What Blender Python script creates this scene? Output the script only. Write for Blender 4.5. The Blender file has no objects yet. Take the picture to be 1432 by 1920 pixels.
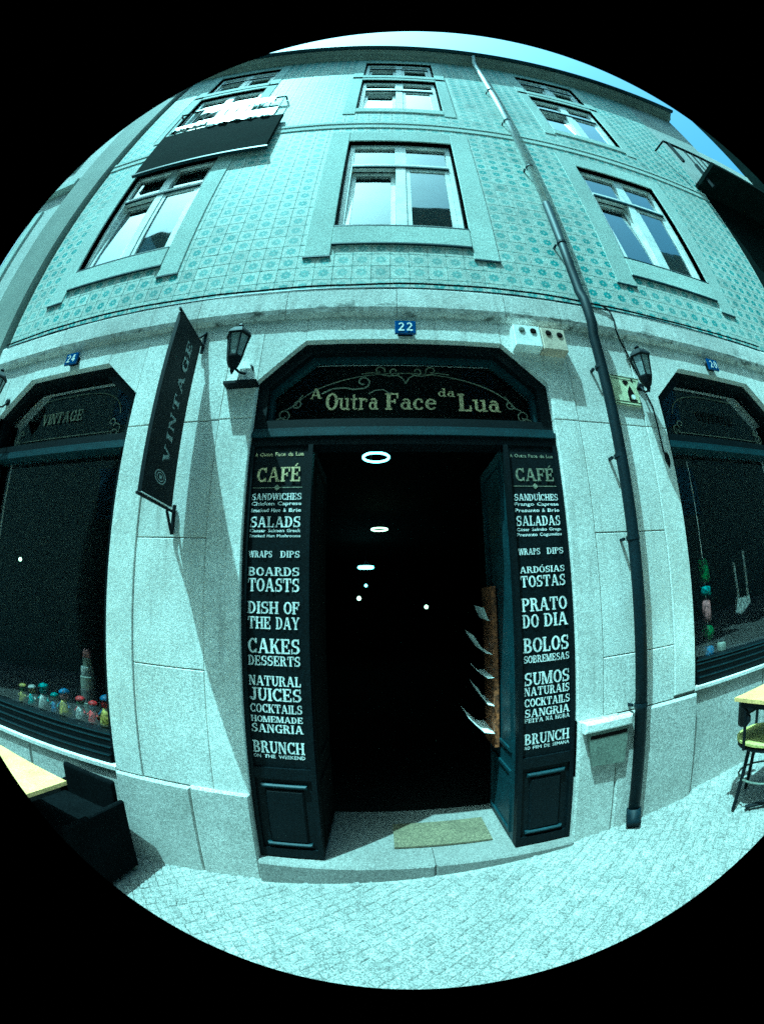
import bpy, bmesh, math, random
from mathutils import Vector, Matrix, Euler, noise
random.seed(7)
S = bpy.context.scene
COL = S.collection
R_ = math.radians
# ------------------------------------------------------------------ camera (fisheye lens, as the photograph)
cd = bpy.data.cameras.new('camera'); cam = bpy.data.objects.new('camera', cd); COL.objects.link(cam); S.camera = cam
cd.type = 'PANO'; cd.panorama_type = 'FISHEYE_LENS_POLYNOMIAL'
cd.sensor_fit = 'VERTICAL'; cd.sensor_height = 24.0; cd.sensor_width = 24.0*763/1024
K1 = 1.15470679                                   # radians at the rim of the image circle
RIM = 898/1920*24.0
cd.fisheye_fov = 2*K1
cd.fisheye_polynomial_k0 = 0; cd.fisheye_polynomial_k1 = -K1/RIM
cd.fisheye_polynomial_k2 = cd.fisheye_polynomial_k3 = cd.fisheye_polynomial_k4 = 0
cd.shift_x = -57/1432; cd.shift_y = -3/1920
cd.clip_start = 0.05; cd.clip_end = 2000
YW, PT, RL = map(R_, (-4.54306752, 13.64739294, 1.60881955))
M = Matrix.Rotation(YW, 3, 'Z') @ Matrix.Rotation(PT, 3, 'X') @ Matrix.Rotation(RL, 3, 'Y')
cols = [M @ Vector(v) for v in ((1, 0, 0), (0, 0, 1), (0, -1, 0))]
cam.matrix_world = Matrix.Translation((0, 0, 1.6)) @ Matrix((cols[0], cols[1], cols[2])).transposed().to_4x4()
# ------------------------------------------------------------------ sky, sun, exposure
SUN = Vector((-1.17, -1.0, 4.2)).normalized()
w = bpy.data.worlds.new('World'); S.world = w; w.use_nodes = True
nt = w.node_tree; bg = nt.nodes['Background']
sky = nt.nodes.new('ShaderNodeTexSky'); sky.sky_type = 'NISHITA'; sky.sun_disc = False
sky.sun_elevation = math.asin(SUN.z); sky.sun_rotation = math.atan2(SUN.x, SUN.y)
sky.air_density = 1.0; sky.dust_density = 6.0; sky.ozone_density = 1.0
nt.links.new(sky.outputs[0], bg.inputs[0]); bg.inputs[1].default_value = 0.13
sd = bpy.data.lights.new('sun', 'SUN'); so = bpy.data.objects.new('sun', sd); COL.objects.link(so)
sd.energy = 4.6; sd.angle = R_(0.5); sd.color = (1.0, 0.97, 0.92)
so.rotation_euler = SUN.to_track_quat('Z', 'Y').to_euler(); so.location = (-4, -3, 14)
vs = S.view_settings
vs.view_transform = 'Standard'; vs.look = 'None'; vs.gamma = 1; vs.use_curve_mapping = False
vs.exposure = 1.06
vs.use_white_balance = True; vs.white_balance_temperature = 3740; vs.white_balance_tint = -54   # cross-processed film: everything leans to cyan
S.cycles.use_denoising = False
S.cycles.max_bounces = 6

# ------------------------------------------------------------------ materials
def nd(t, k, **kw):
    n = t.nodes.new(k)
    for a, b in kw.items(): setattr(n, a, b)
    return n
def newmat(name):
    m = bpy.data.materials.new(name); m.use_nodes = True
    t = m.node_tree; return m, t, t.nodes['Principled BSDF']
def setp(p, rough=.6, metal=0, spec=.5):
    p.inputs['Roughness'].default_value = rough; p.inputs['Metallic'].default_value = metal
    p.inputs['Specular IOR Level'].default_value = spec
def pos(t): return nd(t, 'ShaderNodeNewGeometry').outputs['Position']
def noi(t, scale, detail=3, rough=.5, vec=None, d=0):
    n = nd(t, 'ShaderNodeTexNoise'); n.inputs['Scale'].default_value = scale; n.inputs['Detail'].default_value = detail
    n.inputs['Roughness'].default_value = rough; n.inputs['Distortion'].default_value = d
    t.links.new(vec if vec is not None else pos(t), n.inputs['Vector']); return n.outputs['Fac']
def rmp(t, src, stops):
    n = nd(t, 'ShaderNodeValToRGB'); e = n.color_ramp.elements
    e[0].position, e[0].color = stops[0][0], (*stops[0][1], 1); e[1].position, e[1].color = stops[-1][0], (*stops[-1][1], 1)
    for p_, c in stops[1:-1]:
        x = e.new(p_); x.color = (*c, 1)
    t.links.new(src, n.inputs[0]); return n.outputs[0]
def mixc(t, fac, a, b, mode='MIX'):
    n = nd(t, 'ShaderNodeMix', data_type='RGBA', blend_type=mode)
    for i, v in ((0, fac), (6, a), (7, b)):
        if hasattr(v, 'links'): t.links.new(v, n.inputs[i])
        elif i == 0: n.inputs[i].default_value = v
        else: n.inputs[i].default_value = (*v, 1)
    return n.outputs[2]
def mth(t, op, a, b=None, c=None):
    n = nd(t, 'ShaderNodeMath', operation=op)
    for i, v in enumerate((a, b, c)):
        if v is None: continue
        if hasattr(v, 'links'): t.links.new(v, n.inputs[i])
        else: n.inputs[i].default_value = v
    return n.outputs[0]
def bump(t, p, h, strength=.3, dist=.01):
    b = nd(t, 'ShaderNodeBump'); b.inputs['Strength'].default_value = strength; b.inputs['Distance'].default_value = dist
    t.links.new(h, b.inputs['Height']); t.links.new(b.outputs[0], p.inputs['Normal'])
def speckle(t, c, lo=.52, hi=1.3, scale=330):
    s = rmp(t, noi(t, scale*.5, 1, .5), [(.32, (lo,)*3), (.68, (hi,)*3)])
    c = mixc(t, 1.0, c, s, 'MULTIPLY')
    q = rmp(t, noi(t, scale*.17, 2, .7), [(.35, (1-(1-lo)*.45,)*3), (.65, (1+(hi-1)*.45,)*3)])
    return mixc(t, 1.0, c, q, 'MULTIPLY')
def rnd(t):
    g = nd(t, 'ShaderNodeNewGeometry'); o = nd(t, 'ShaderNodeObjectInfo')
    return mth(t, 'FRACT', mth(t, 'ADD', g.outputs['Random Per Island'], o.outputs['Random']))
def stone(name, base, dirt, amt=.6, rough=.85, lo=.62, hi=1.26, drips=False, moss=False):
    m, t, p = newmat(name); setp(p, rough, spec=.25)
    a = rmp(t, noi(t, 2.3, 6, .62), [(.36, (0, 0, 0)), (.68, (1, 1, 1))])
    c = mixc(t, mth(t, 'MULTIPLY', a, amt), base, dirt)
    big = rmp(t, noi(t, .9, 6, .65, d=.6), [(.34, (.84,)*3), (.62, (1.05,)*3)])
    c = mixc(t, 1.0, c, big, 'MULTIPLY')
    st = rmp(t, noi(t, 14, 5, .7), [(.60, (0, 0, 0)), (.72, (1, 1, 1))])
    c = mixc(t, mth(t, 'MULTIPLY', st, .35), c, tuple(x*.55 for x in dirt))
    if drips:
        mp = nd(t, 'ShaderNodeMapping'); mp.inputs['Scale'].default_value = (16, 1, 1.3); t.links.new(pos(t), mp.inputs[0])
        d = rmp(t, noi(t, 1.0, 4, .6, mp.outputs[0]), [(.56, (0, 0, 0)), (.72, (1, 1, 1))])
        c = mixc(t, mth(t, 'MULTIPLY', d, .4), c, tuple(x*.5 for x in dirt))
    if moss:
        mp = nd(t, 'ShaderNodeMapping'); mp.inputs['Scale'].default_value = (1, 1, 2.2); t.links.new(pos(t), mp.inputs[0])
        d = rmp(t, noi(t, 7.0, 5, .65, mp.outputs[0]), [(.56, (0, 0, 0)), (.66, (1, 1, 1))])
        sp = nd(t, 'ShaderNodeSeparateXYZ'); t.links.new(pos(t), sp.inputs[0])
        low = rmp(t, mth(t, 'SUBTRACT', sp.outputs[2], 3.0), [(.42, (1, 1, 1)), (.56, (.12,)*3)])
        c = mixc(t, mth(t, 'MULTIPLY', mth(t, 'MULTIPLY', d, low), .85), c, (.05, .055, .045))
    r = rmp(t, rnd(t), [(0, (.86,)*3), (1, (1.05,)*3)])
    c = mixc(t, 1.0, c, r, 'MULTIPLY')
    t.links.new(speckle(t, c, lo, hi), p.inputs['Base Color'])
    bump(t, p, mth(t, 'ADD', noi(t, 40, 5, .6), noi(t, 260, 1)), .35, .004)
    return m
def plain(name, c, rough=.5, metal=0, spec=.5, sp=None, scale=330, bumpy=0):
    m, t, p = newmat(name); setp(p, rough, metal, spec)
    if sp:
        v = rmp(t, noi(t, 6, 4, .6), [(.3, tuple(x*.75 for x in c)), (.7, tuple(x*1.2 for x in c))])
        t.links.new(speckle(t, v, sp[0], sp[1], scale), p.inputs['Base Color'])
    else: p.inputs['Base Color'].default_value = (*c, 1)
    if bumpy: bump(t, p, noi(t, 120, 3), bumpy, .003)
    return m
def glow(name, c, s):
    m, t, p = newmat(name); p.inputs['Base Color'].default_value = (*c, 1)
    p.inputs['Emission Color'].default_value = (*c, 1); p.inputs['Emission Strength'].default_value = s; return m
def glassy(name, refl, tint=(1, 1, 1), ior=1.5):
    m = bpy.data.materials.new(name); m.use_nodes = True; t = m.node_tree; t.nodes.clear()
    o = nd(t, 'ShaderNodeOutputMaterial'); g = nd(t, 'ShaderNodeBsdfGlossy'); g.inputs['Roughness'].default_value = .02
    tr = nd(t, 'ShaderNodeBsdfTransparent'); tr.inputs[0].default_value = (*tint, 1)
    f = nd(t, 'ShaderNodeFresnel'); f.inputs[0].default_value = ior
    fac = mth(t, 'MINIMUM', mth(t, 'MULTIPLY', f.outputs[0], refl), .9)
    x = nd(t, 'ShaderNodeMixShader'); t.links.new(fac, x.inputs[0]); t.links.new(tr.outputs[0], x.inputs[1]); t.links.new(g.outputs[0], x.inputs[2])
    b = nd(t, 'ShaderNodeBump'); b.inputs['Strength'].default_value = .08; b.inputs['Distance'].default_value = .02
    t.links.new(noi(t, 3, 1), b.inputs['Height']); t.links.new(b.outputs[0], g.inputs['Normal'])
    t.links.new(x.outputs[0], o.inputs[0]); return m

M_STONE = stone('limestone', (.76, .745, .70), (.54, .52, .47), .75, drips=True)
M_TRIM = stone('window_stone', (.53, .58, .53), (.46, .50, .45), .5)
M_PLINTH = stone('worn_plinth_stone', (.56, .54, .50), (.36, .35, .31), .75, lo=.55, hi=1.3)
M_BAND = stone('chipped_band_stone', (.72, .70, .66), (.42, .40, .36), .7, drips=True, moss=True)
M_STEP = stone('worn_step_stone', (.25, .24, .22), (.17, .16, .145), .7)
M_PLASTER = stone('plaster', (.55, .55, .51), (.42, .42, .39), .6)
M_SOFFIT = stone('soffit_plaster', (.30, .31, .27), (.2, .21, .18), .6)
M_JOINT = plain('joint_mortar', (.22, .22, .20), .95, spec=.1)
M_PAINT = plain('dark_blue_green_paint', (.0028, .0042, .0055), .55, spec=.11, sp=(.5, 1.6), bumpy=.15)
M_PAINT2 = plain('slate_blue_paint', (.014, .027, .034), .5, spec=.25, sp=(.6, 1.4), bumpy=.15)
M_BLACK = plain('black_metal', (.004, .005, .0065), .6, spec=.14, sp=(.5, 1.6))
M_BLACKF = plain('black_furniture_fabric', (.003, .0035, .004), .95, spec=.02, sp=(.5, 1.6))
M_PIPE = plain('dark_painted_iron_pipe', (.006, .010, .014), .55, spec=.15, sp=(.6, 1.5))
M_PIPE_LIT = plain('sunlit_pale_pipe', (.80, .80, .76), .35, sp=(.85, 1.1))  # zinc upper pipe, its sun highlights put into the pale colour
M_WHITE = plain('white_window_paint', (.78, .78, .74), .4, sp=(.85, 1.1))
M_PRINT = plain('white_print', (.80, .80, .76), .6, sp=(.6, 1.15), scale=260)
M_GOLD = plain('pale_gold_leaf', (.56, .47, .24), .5, sp=(.45, 1.3), scale=260)
M_DIMGOLD = plain('faded_gold_leaf', (.20, .20, .13), .6, sp=(.4, 1.4), scale=260)
M_ENAMEL = plain('blue_enamel', (.012, .04, .16), .2)
M_GREY = plain('grey_metal_lid', (.13, .14, .11), .6, sp=(.6, 1.3))
M_BEIGE = plain('sun_browned_plastic', (.48, .40, .30), .6, sp=(.7, 1.2))
M_SIGNP = plain('weathered_sign_print', (.30, .32, .30), .6, sp=(.4, 1.5), scale=200)
M_CREAM = plain('cream_glazed_sign_tile', (.60, .60, .38), .3, sp=(.7, 1.2))
M_YELLOW = plain('pale_yellow_tabletop', (.66, .46, .16), .45, sp=(.7, 1.2))
M_YELLOW2 = plain('yellow_seat_pad', (.42, .38, .10), .6, sp=(.6, 1.3))
M_MAT = plain('door_mat_bristle', (.12, .105, .06), .95, sp=(.45, 1.5), bumpy=.6)
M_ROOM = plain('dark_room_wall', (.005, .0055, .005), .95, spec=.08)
M_ROOMU = plain('dim_room_wall', (.06, .06, .055), .9, spec=.1)
M_ORANGE = plain('orange_brown_board', (.16, .06, .018), .7, sp=(.3, 1.6), scale=90)
M_PAPER = plain('white_paper', (.75, .75, .72), .7)
M_GLINT = plain('white_sun_glint', (.9, .9, .88), .38, spec=1.0)  # gloss and white stand for sun glint on window and rail
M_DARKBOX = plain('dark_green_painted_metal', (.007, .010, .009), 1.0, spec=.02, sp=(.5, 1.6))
M_STAIN_SHADE = plain('black_grime_and_shade', (.006, .004, .004), .9, spec=.05)
M_GLASS_S = glassy('shop_window_glass', .10)
M_GLASS_U = glassy('upper_window_glass', 3.1, (.6, .65, .65))
M_FROST = plain('dusty_lantern_glass', (.26, .28, .27), .25, sp=(.5, 1.4))
M_GLASS_L = glassy('lantern_glass', 1.0, (.75, .8, .8))
M_ROOF = plain('roof_tile_clay', (.28, .13, .08), .9)
M_LAMP = glow('ring_lamp_light', (.75, 1.0, .92), 2.6)
M_LAMP2 = glow('warm_lamp_light', (1.0, .92, .55), 2.2)
M_LENS = plain('opposite_facade_plaster', (.20, .21, .17), .9)

# azulejo tile: pale glaze, small blue-green flower in each tile
TS = .135; TX0 = -3.45; TZ0 = 3.63
def tile_mat():
    m, t, p = newmat('patterned_glazed_tile'); setp(p, .62, spec=.10)
    sp = nd(t, 'ShaderNodeSeparateXYZ'); t.links.new(pos(t), sp.inputs[0])
    u = mth(t, 'SUBTRACT', mth(t, 'FRACT', mth(t, 'DIVIDE', mth(t, 'SUBTRACT', sp.outputs[0], TX0), TS)), .5)
    v = mth(t, 'SUBTRACT', mth(t, 'FRACT', mth(t, 'DIVIDE', mth(t, 'SUBTRACT', sp.outputs[2], TZ0), TS)), .5)
    r = mth(t, 'SQRT', mth(t, 'ADD', mth(t, 'MULTIPLY', u, u), mth(t, 'MULTIPLY', v, v)))
    a = mth(t, 'ARCTAN2', v, u)
    edge = mth(t, 'ADD', .275, mth(t, 'MULTIPLY', mth(t, 'COSINE', mth(t, 'MULTIPLY', a, 8.0)), .035))
    inside = mth(t, 'MULTIPLY', mth(t, 'LESS_THAN', r, edge), mth(t, 'GREATER_THAN', r, .06))
    au = mth(t, 'SUBTRACT', .5, mth(t, 'ABSOLUTE', u)); av = mth(t, 'SUBTRACT', .5, mth(t, 'ABSOLUTE', v))
    rc = mth(t, 'SQRT', mth(t, 'ADD', mth(t, 'MULTIPLY', au, au), mth(t, 'MULTIPLY', av, av)))
    corner = mth(t, 'LESS_THAN', rc, .12)
    wear = rmp(t, noi(t, 1.1, 4, .6), [(.35, (.45,)*3), (.6, (1,)*3)])
    c = mixc(t, mth(t, 'MULTIPLY', mth(t, 'MULTIPLY', inside, wear), .85), (.53, .56, .505), (.09, .27, .27))
    c = mixc(t, mth(t, 'MULTIPLY', corner, .45), c, (.30, .42, .40))
    c = mixc(t, 1.0, c, rmp(t, rnd(t), [(0, (.74,)*3), (.06, (.92,)*3), (1, (1.08,)*3)]), 'MULTIPLY')
    c = mixc(t, 1.0, c, rmp(t, noi(t, .7, 5, .6), [(.3, (.82,)*3), (.7, (1.1,)*3)]), 'MULTIPLY')
    t.links.new(speckle(t, c, .52, 1.3), p.inputs['Base Color'])
    bump(t, p, noi(t, 60, 2), .12, .003); return m
M_TILE = tile_mat()
def cobble_mat():
    m, t, p = newmat('limestone_cobble'); setp(p, .8, spec=.25)
    c = rmp(t, rnd(t), [(0, (.22, .215, .20)), (.3, (.255, .25, .232)), (.8, (.272, .267, .248)), (1, (.30, .292, .268))])
    c = mixc(t, 1.0, c, rmp(t, noi(t, 1.6, 5, .6), [(.32, (.80,)*3), (.65, (1.06,)*3)]), 'MULTIPLY')
    t.links.new(speckle(t, c, .5, 1.36, 240), p.inputs['Base Color'])
    bump(t, p, mth(t, 'ADD', noi(t, 50, 4), noi(t, 220, 2)), .45, .005); return m
M_COBBLE = cobble_mat()
M_GROUT = plain('pale_grout', (.52, .55, .50), .95, spec=.1)
M_SAND = plain('joint_sand', (.25, .245, .225), .95, spec=.1, sp=(.6, 1.4), bumpy=.4)
def far_pave():
    m, t, p = newmat('cobbled_street_surface'); setp(p, .85, spec=.2)
    v = nd(t, 'ShaderNodeTexVoronoi', feature='DISTANCE_TO_EDGE'); v.inputs['Scale'].default_value = 12; t.links.new(pos(t), v.inputs['Vector'])
    k = rmp(t, v.outputs['Distance'], [(.02, (.09, .085, .08)), (.09, (.24, .235, .215))])
    c = mixc(t, 1.0, k, rmp(t, noi(t, 1.5, 5), [(.3, (.8,)*3), (.7, (1.1,)*3)]), 'MULTIPLY')
    t.links.new(c, p.inputs['Base Color']); bump(t, p, v.outputs['Distance'], .4, .02); return m
M_FARPAVE = far_pave()

# ------------------------------------------------------------------ mesh helpers
class MB:
    def __init__(s, off=(0, 0, 0)): s.v = []; s.f = []; s.o = Vector(off); s.sm = False
    def pt(s, p): s.v.append(Vector(p)-s.o); return len(s.v)-1
    def poly(s, pts): s.f.append([s.pt(p) for p in pts])
    def box(s, a, b):
        x0, y0, z0 = (min(a[i], b[i]) for i in range(3)); x1, y1, z1 = (max(a[i], b[i]) for i in range(3))
        k = [s.pt(p) for p in ((x0, y0, z0), (x1, y0, z0), (x1, y1, z0), (x0, y1, z0), (x0, y0, z1), (x1, y0, z1), (x1, y1, z1), (x0, y1, z1))]
        for q in ((0, 3, 2, 1), (4, 5, 6, 7), (0, 1, 5, 4), (1, 2, 6, 5), (2, 3, 7, 6), (3, 0, 4, 7)): s.f.append([k[i] for i in q])
        return s
    def cbox(s, a, b, c=.006):
        """box whose front (-Y) face is chamfered"""
        x0, x1 = sorted((a[0], b[0])); y0, y1 = sorted((a[1], b[1])); z0, z1 = sorted((a[2], b[2]))
        F = [(x0+c, y0, z0+c), (x1-c, y0, z0+c), (x1-c, y0, z1-c), (x0+c, y0, z1-c)]
        G = [(x0, y0+c, z0), (x1, y0+c, z0), (x1, y0+c, z1), (x0, y0+c, z1)]
        H = [(x0, y1, z0), (x1, y1, z0), (x1, y1, z1), (x0, y1, z1)]
        F, G, H = [[s.pt(p) for p in q] for q in (F, G, H)]
        s.f.append(F)
        for P, Q in ((F, G), (G, H)):
            for i in range(4): j = (i+1) % 4; s.f.append([P[j], P[i], Q[i], Q[j]])
        s.f.append(H[::-1]); return s
    def prism(s, pts, y0, y1):
        """pts: (x,z) loop counter-clockwise seen from -Y; y0 front"""
        a = [s.pt((x, y0, z)) for x, z in pts]; b = [s.pt((x, y1, z)) for x, z in pts]; n = len(pts)
        s.f.append(a); s.f.append(b[::-1])
        for i in range(n): j = (i+1) % n; s.f.append([a[j], a[i], b[i], b[j]])
        return s
    def tube(s, pts, r, n=10, cap=True):
        pts = [Vector(p) for p in pts]; rings = []
        for i, p in enumerate(pts):
            d = (pts[min(i+1, len(pts)-1)]-pts[max(i-1, 0)]).normalized()
            u = d.orthogonal().normalized() if i == 0 else (u-d*u.dot(d)).normalized()
            w_ = d.cross(u); rr = r[i] if isinstance(r, (list, tuple)) else r
            rings.append([s.pt(p+(u*math.cos(2*math.pi*k/n)+w_*math.sin(2*math.pi*k/n))*rr) for k in range(n)])
        for A, B in zip(rings, rings[1:]):
            for k in range(n): s.f.append([A[k], A[(k+1) % n], B[(k+1) % n], B[k]])
        if cap: s.f.append(rings[0][::-1]); s.f.append(rings[-1])
        return s
    def lathe(s, c, prof, n=20, ax='Z'):
        rings = []
        for r, h in prof:
            ring = []
            for k in range(n):
                a = 2*math.pi*k/n; q = (math.cos(a)*r, math.sin(a)*r, h)
                if ax == 'Y': q = (q[0], -q[2], q[1])
                ring.append(s.pt((c[0]+q[0], c[1]+q[1], c[2]+q[2])))
            rings.append(ring)
        for A, B in zip(rings, rings[1:]):
            for k in range(n): s.f.append([A[k], A[(k+1) % n], B[(k+1) % n], B[k]])
        s.f.append(rings[0][::-1]); s.f.append(rings[-1]); return s
    def build(s, name, mat, parent=None, smooth=False, **props):
        me = bpy.data.meshes.new(name); me.from_pydata([tuple(v) for v in s.v], [], s.f); me.update()
        me.materials.append(mat)
        if smooth: me.polygons.foreach_set('use_smooth', [True]*len(me.polygons))
        o = bpy.data.objects.new(name, me); COL.objects.link(o)
        if parent: o.parent = parent
        for k, v in props.items(): o[k] = v
        return o
def world_loc(o):
    l = Vector(o.location)
    while o.parent: o = o.parent; l += Vector(o.location)
    return l
def P(par): return MB(world_loc(par))
def thing(name, loc, label, cat, group=None, rz=0):
    o = bpy.data.objects.new(name, None); COL.objects.link(o); o.location = loc; o.rotation_euler = (0, 0, rz)
    o.empty_display_size = .1; o['label'] = label; o['category'] = cat
    if group: o['group'] = group
    return o
def tag(o, label, cat, group=None):
    o['label'] = label; o['category'] = cat
    if group: o['group'] = group
    return o
def copy_tree(o, parent=None):
    c = o.copy(); COL.objects.link(c); c.parent = parent
    for ch in list(o.children): copy_tree(ch, c)
    return c
def gz(x): return .05+.072*(x-.15)                      # the street climbs to the right

# ------------------------------------------------------------------ slab-serif lettering (own strokes)
T, TH, SE = .21, .11, .075
def arc(cx, cy, rx, ry, a0, a1, tx, ty, n=14):
    out = []
    o_, i_ = [], []
    for k in range(n+1):
        a = R_(a0+(a1-a0)*k/n); c_, s_ = math.cos(a), math.sin(a)
        o_.append((cx+rx*c_, cy+ry*s_)); i_.append((cx+(rx-tx)*c_, cy+(ry-ty)*s_))
    for k in range(n): out.append([i_[k], o_[k], o_[k+1], i_[k+1]])
    return out
def rc(x0, y0, x1, y1): return [[(x0, y0), (x1, y0), (x1, y1), (x0, y1)]]
def sl(x0, y0, x1, y1, w_): return [[(x0-w_/2, y0), (x0+w_/2, y0), (x1+w_/2, y1), (x1-w_/2, y1)]]
def serif(x0, x1, y): return rc(x0-SE, y, x1+SE, y+.10)
def stem(x, y0=0, y1=1, lo=True, hi=True, t_=T):
    o = rc(x, y0, x+t_, y1)
    if lo: o += serif(x, x+t_, y0)
    if hi: o += serif(x, x+t_, y1-.10)
    return o
def G(ch):
    c = ch
    if c == 'A': return sl(.17, 0, .44, 1, TH)+sl(.80, 0, .50, 1, T)+rc(.27, .28, .7, .38)+serif(.12, .22, 0)+serif(.72, .9, 0), 1.0
    if c == 'B': return stem(.08)+arc(.36, .74, .34, .26, -90, 90, T, TH)+arc(.38, .27, .38, .27, -90, 90, T, TH)+rc(.2, .9, .4, 1)+rc(.2, 0, .4, .1)+rc(.2, .46, .42, .56), .82
    if c == 'C': return arc(.44, .5, .42, .5, 40, 320, T, TH)+rc(.66, .66, .78, 1)+rc(.68, .0, .76, .3), .84
    if c == 'D': return stem(.08)+arc(.36, .5, .44, .5, -90, 90, T, TH)+rc(.2, .9, .4, 1)+rc(.2, 0, .4, .1), .86
    if c in 'EÉ':
        g = stem(.08)+rc(.2, .9, .72, 1)+rc(.2, 0, .74, .1)+rc(.2, .45, .55, .55)+rc(.62, .68, .72, 1)+rc(.64, 0, .74, .3)+rc(.48, .36, .56, .64)
        if c == 'É': g += sl(.36, 1.06, .52, 1.24, .12)
        return g, .80
    if c == 'F': return stem(.08)+rc(.2, .9, .72, 1)+rc(.2, .45, .55, .55)+rc(.62, .68, .72, 1)+rc(.48, .36, .56, .64), .76
    if c == 'G': return arc(.44, .5, .42, .5, 40, 330, T, TH)+rc(.66, .66, .78, 1)+rc(.60, 0, .80, .42)+rc(.5, .38, .9, .48), .90
    if c == 'H': return stem(.08)+stem(.62)+rc(.2, .45, .7, .55), .92
    if c in 'IÍ':
        g = stem(.09)
        if c == 'Í': g += sl(.15, 1.06, .30, 1.24, .12)
        return g, .38
    if c == 'J': return rc(.36, .25, .36+T, 1)+serif(.36, .57, .9)+arc(.30, .27, .27, .27, 180, 360, T, TH), .66
    if c == 'K': return stem(.08)+sl(.30, .40, .74, 1, TH)+sl(.72, 0, .44, .6, T)+serif(.62, .82, 0)+serif(.68, .78, .9), .92
    if c == 'L': return stem(.08)+rc(.2, 0, .70, .1)+rc(.60, 0, .70, .34), .76
    if c == 'M': return stem(.04, t_=TH)+stem(.80)+sl(.50, .0, .17, 1, T)+sl(.50, 0, .84, 1, TH), 1.1
    if c == 'N': return stem(.08, t_=TH)+stem(.66, t_=TH, lo=False)+sl(.70, 0, .20, 1, T), .88
    if c in 'OÓ':
        g = arc(.44, .5, .42, .5, 0, 360, T, TH, 24)
        if c == 'Ó': g += sl(.42, 1.06, .56, 1.24, .12)
        return g, .88
    if c == 'P': return stem(.08)+arc(.38, .72, .36, .28, -90, 90, T, TH)+rc(.2, .9, .4, 1)+rc(.2, .44, .4, .54), .78
    if c == 'R': return stem(.08)+arc(.36, .74, .34, .26, -90, 90, T, TH)+rc(.2, .9, .4, 1)+rc(.2, .48, .4, .58)+sl(.72, 0, .48, .52, T)+serif(.64, .8, 0), .88
    if c == 'S': return arc(.40, .72, .34, .28, 50, 270, T*.95, TH)+arc(.38, .28, .36, .28, -130, 90, T, TH)+rc(.60, .66, .68, 1)+rc(.06, 0, .14, .34), .78
    if c == 'T': return stem(.33, hi=False)+rc(.04, .9, .84, 1)+rc(.04, .66, .13, 1)+rc(.75, .66, .84, 1), .88
    if c == 'U': return rc(.10, .3, .10+T, 1)+serif(.1, .31, .9)+rc(.66, .3, .66+TH, 1)+serif(.66, .77, .9)+arc(.44, .34, .33, .34, 180, 360, T*.8, TH), .88
    if c == 'V': return sl(.44, 0, .18, 1, T)+sl(.48, 0, .74, 1, TH)+serif(.08, .28, .9)+serif(.69, .79, .9), .92
    if c == 'W': return sl(.34, 0, .14, 1, T)+sl(.38, 0, .56, 1, TH)+sl(.82, 0, .62, 1, T)+sl(.86, 0, 1.06, 1, TH)+serif(.06, .22, .9)+serif(1.0, 1.12, .9), 1.18
    if c == 'Y': return rc(.36, 0, .36+T, .5)+serif(.36, .57, 0)+sl(.46, .42, .18, 1, T)+sl(.48, .42, .78, 1, TH)+serif(.08, .28, .9)+serif(.73, .83, .9), .94
    if c == 'Q': return arc(.44, .5, .42, .5, 0, 360, T, TH, 24)+sl(.75, -.15, .5, .3, .15), .88
    if c == 'a': return arc(.30, .24, .26, .24, 0, 360, .15, .09)+rc(.44, .0, .58, .45)+arc(.34, .45, .24, .22, 0, 150, .14, .09)+rc(.5, 0, .68, .08), .68
    if c == 'c': return arc(.34, .34, .32, .34, 50, 320, .16, .09)+arc(.50, .50, .08, .08, 0, 360, .079, .079, 8), .64
    if c == 'd': return arc(.30, .33, .28, .33, 0, 360, .15, .09)+rc(.44, 0, .60, 1.0)+rc(.34, .91, .6, 1)+rc(.5, 0, .72, .08), .72
    if c == 'e': return arc(.34, .34, .32, .34, 20, 325, .16, .09)+rc(.14, .33, .62, .42), .66
    if c == 'r': return stem(.08, 0, .68, t_=.16)+arc(.40, .44, .18, .22, 30, 150, .1, .1)+arc(.50, .54, .09, .09, 0, 360, .089, .089, 8), .62
    if c == 't': return rc(.16, .1, .32, .9)+rc(.02, .58, .48, .67)+arc(.34, .16, .18, .16, 180, 330, .15, .08), .54
    if c == 'u': return rc(.1, .14, .26, .68)+rc(.0, .6, .2, .68)+rc(.50, 0, .66, .68)+rc(.4, .6, .6, .68)+arc(.34, .2, .24, .2, 180, 330, .15, .09)+rc(.6, 0, .76, .08), .76
    if c == '2': return arc(.36, .72, .30, .28, -20, 170, .17, .12)+sl(.16, .10, .56, .62, .2)+rc(.06, 0, .70, .16), .76
    if c == '0': return arc(.38, .5, .34, .5, 0, 360, .18, .12, 20), .76
    if c == '4': return rc(.42, 0, .60, 1)+rc(.04, .24, .74, .37)+sl(.14, .3, .46, 1, .16), .78
    if c == '·': return rc(.08, .42, .22, .56), .3
    return [], .45
def slab(text, x0, x1, z0, z1, y, name, mat, parent, gap=.02, frame=None):
    """letters fitted into the rectangle x0..x1, z0..z1 on the plane Y=y facing -Y; frame maps (x,z,depth) to world"""
    adv = [G(c) for c in text]; W = sum(a[1] for a in adv)+gap*(len(text)-1)
    sx, sz = (x1-x0)/W, (z1-z0)
    m = P(parent); cx = 0; k = 0
    for polys, wd in adv:
        for i, q in enumerate(polys):
            d = .0008+.00012*(k % 40); k += 1
            pts = [(x0+(cx+a)*sx, z0+b*sz, d) for a, b in q]
            m.poly([frame(*p_) if frame else (p_[0], y-p_[2], p_[1]) for p_ in pts])
        cx += wd+gap
    return m.build(name, mat, parent)
_ft = {}
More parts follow.
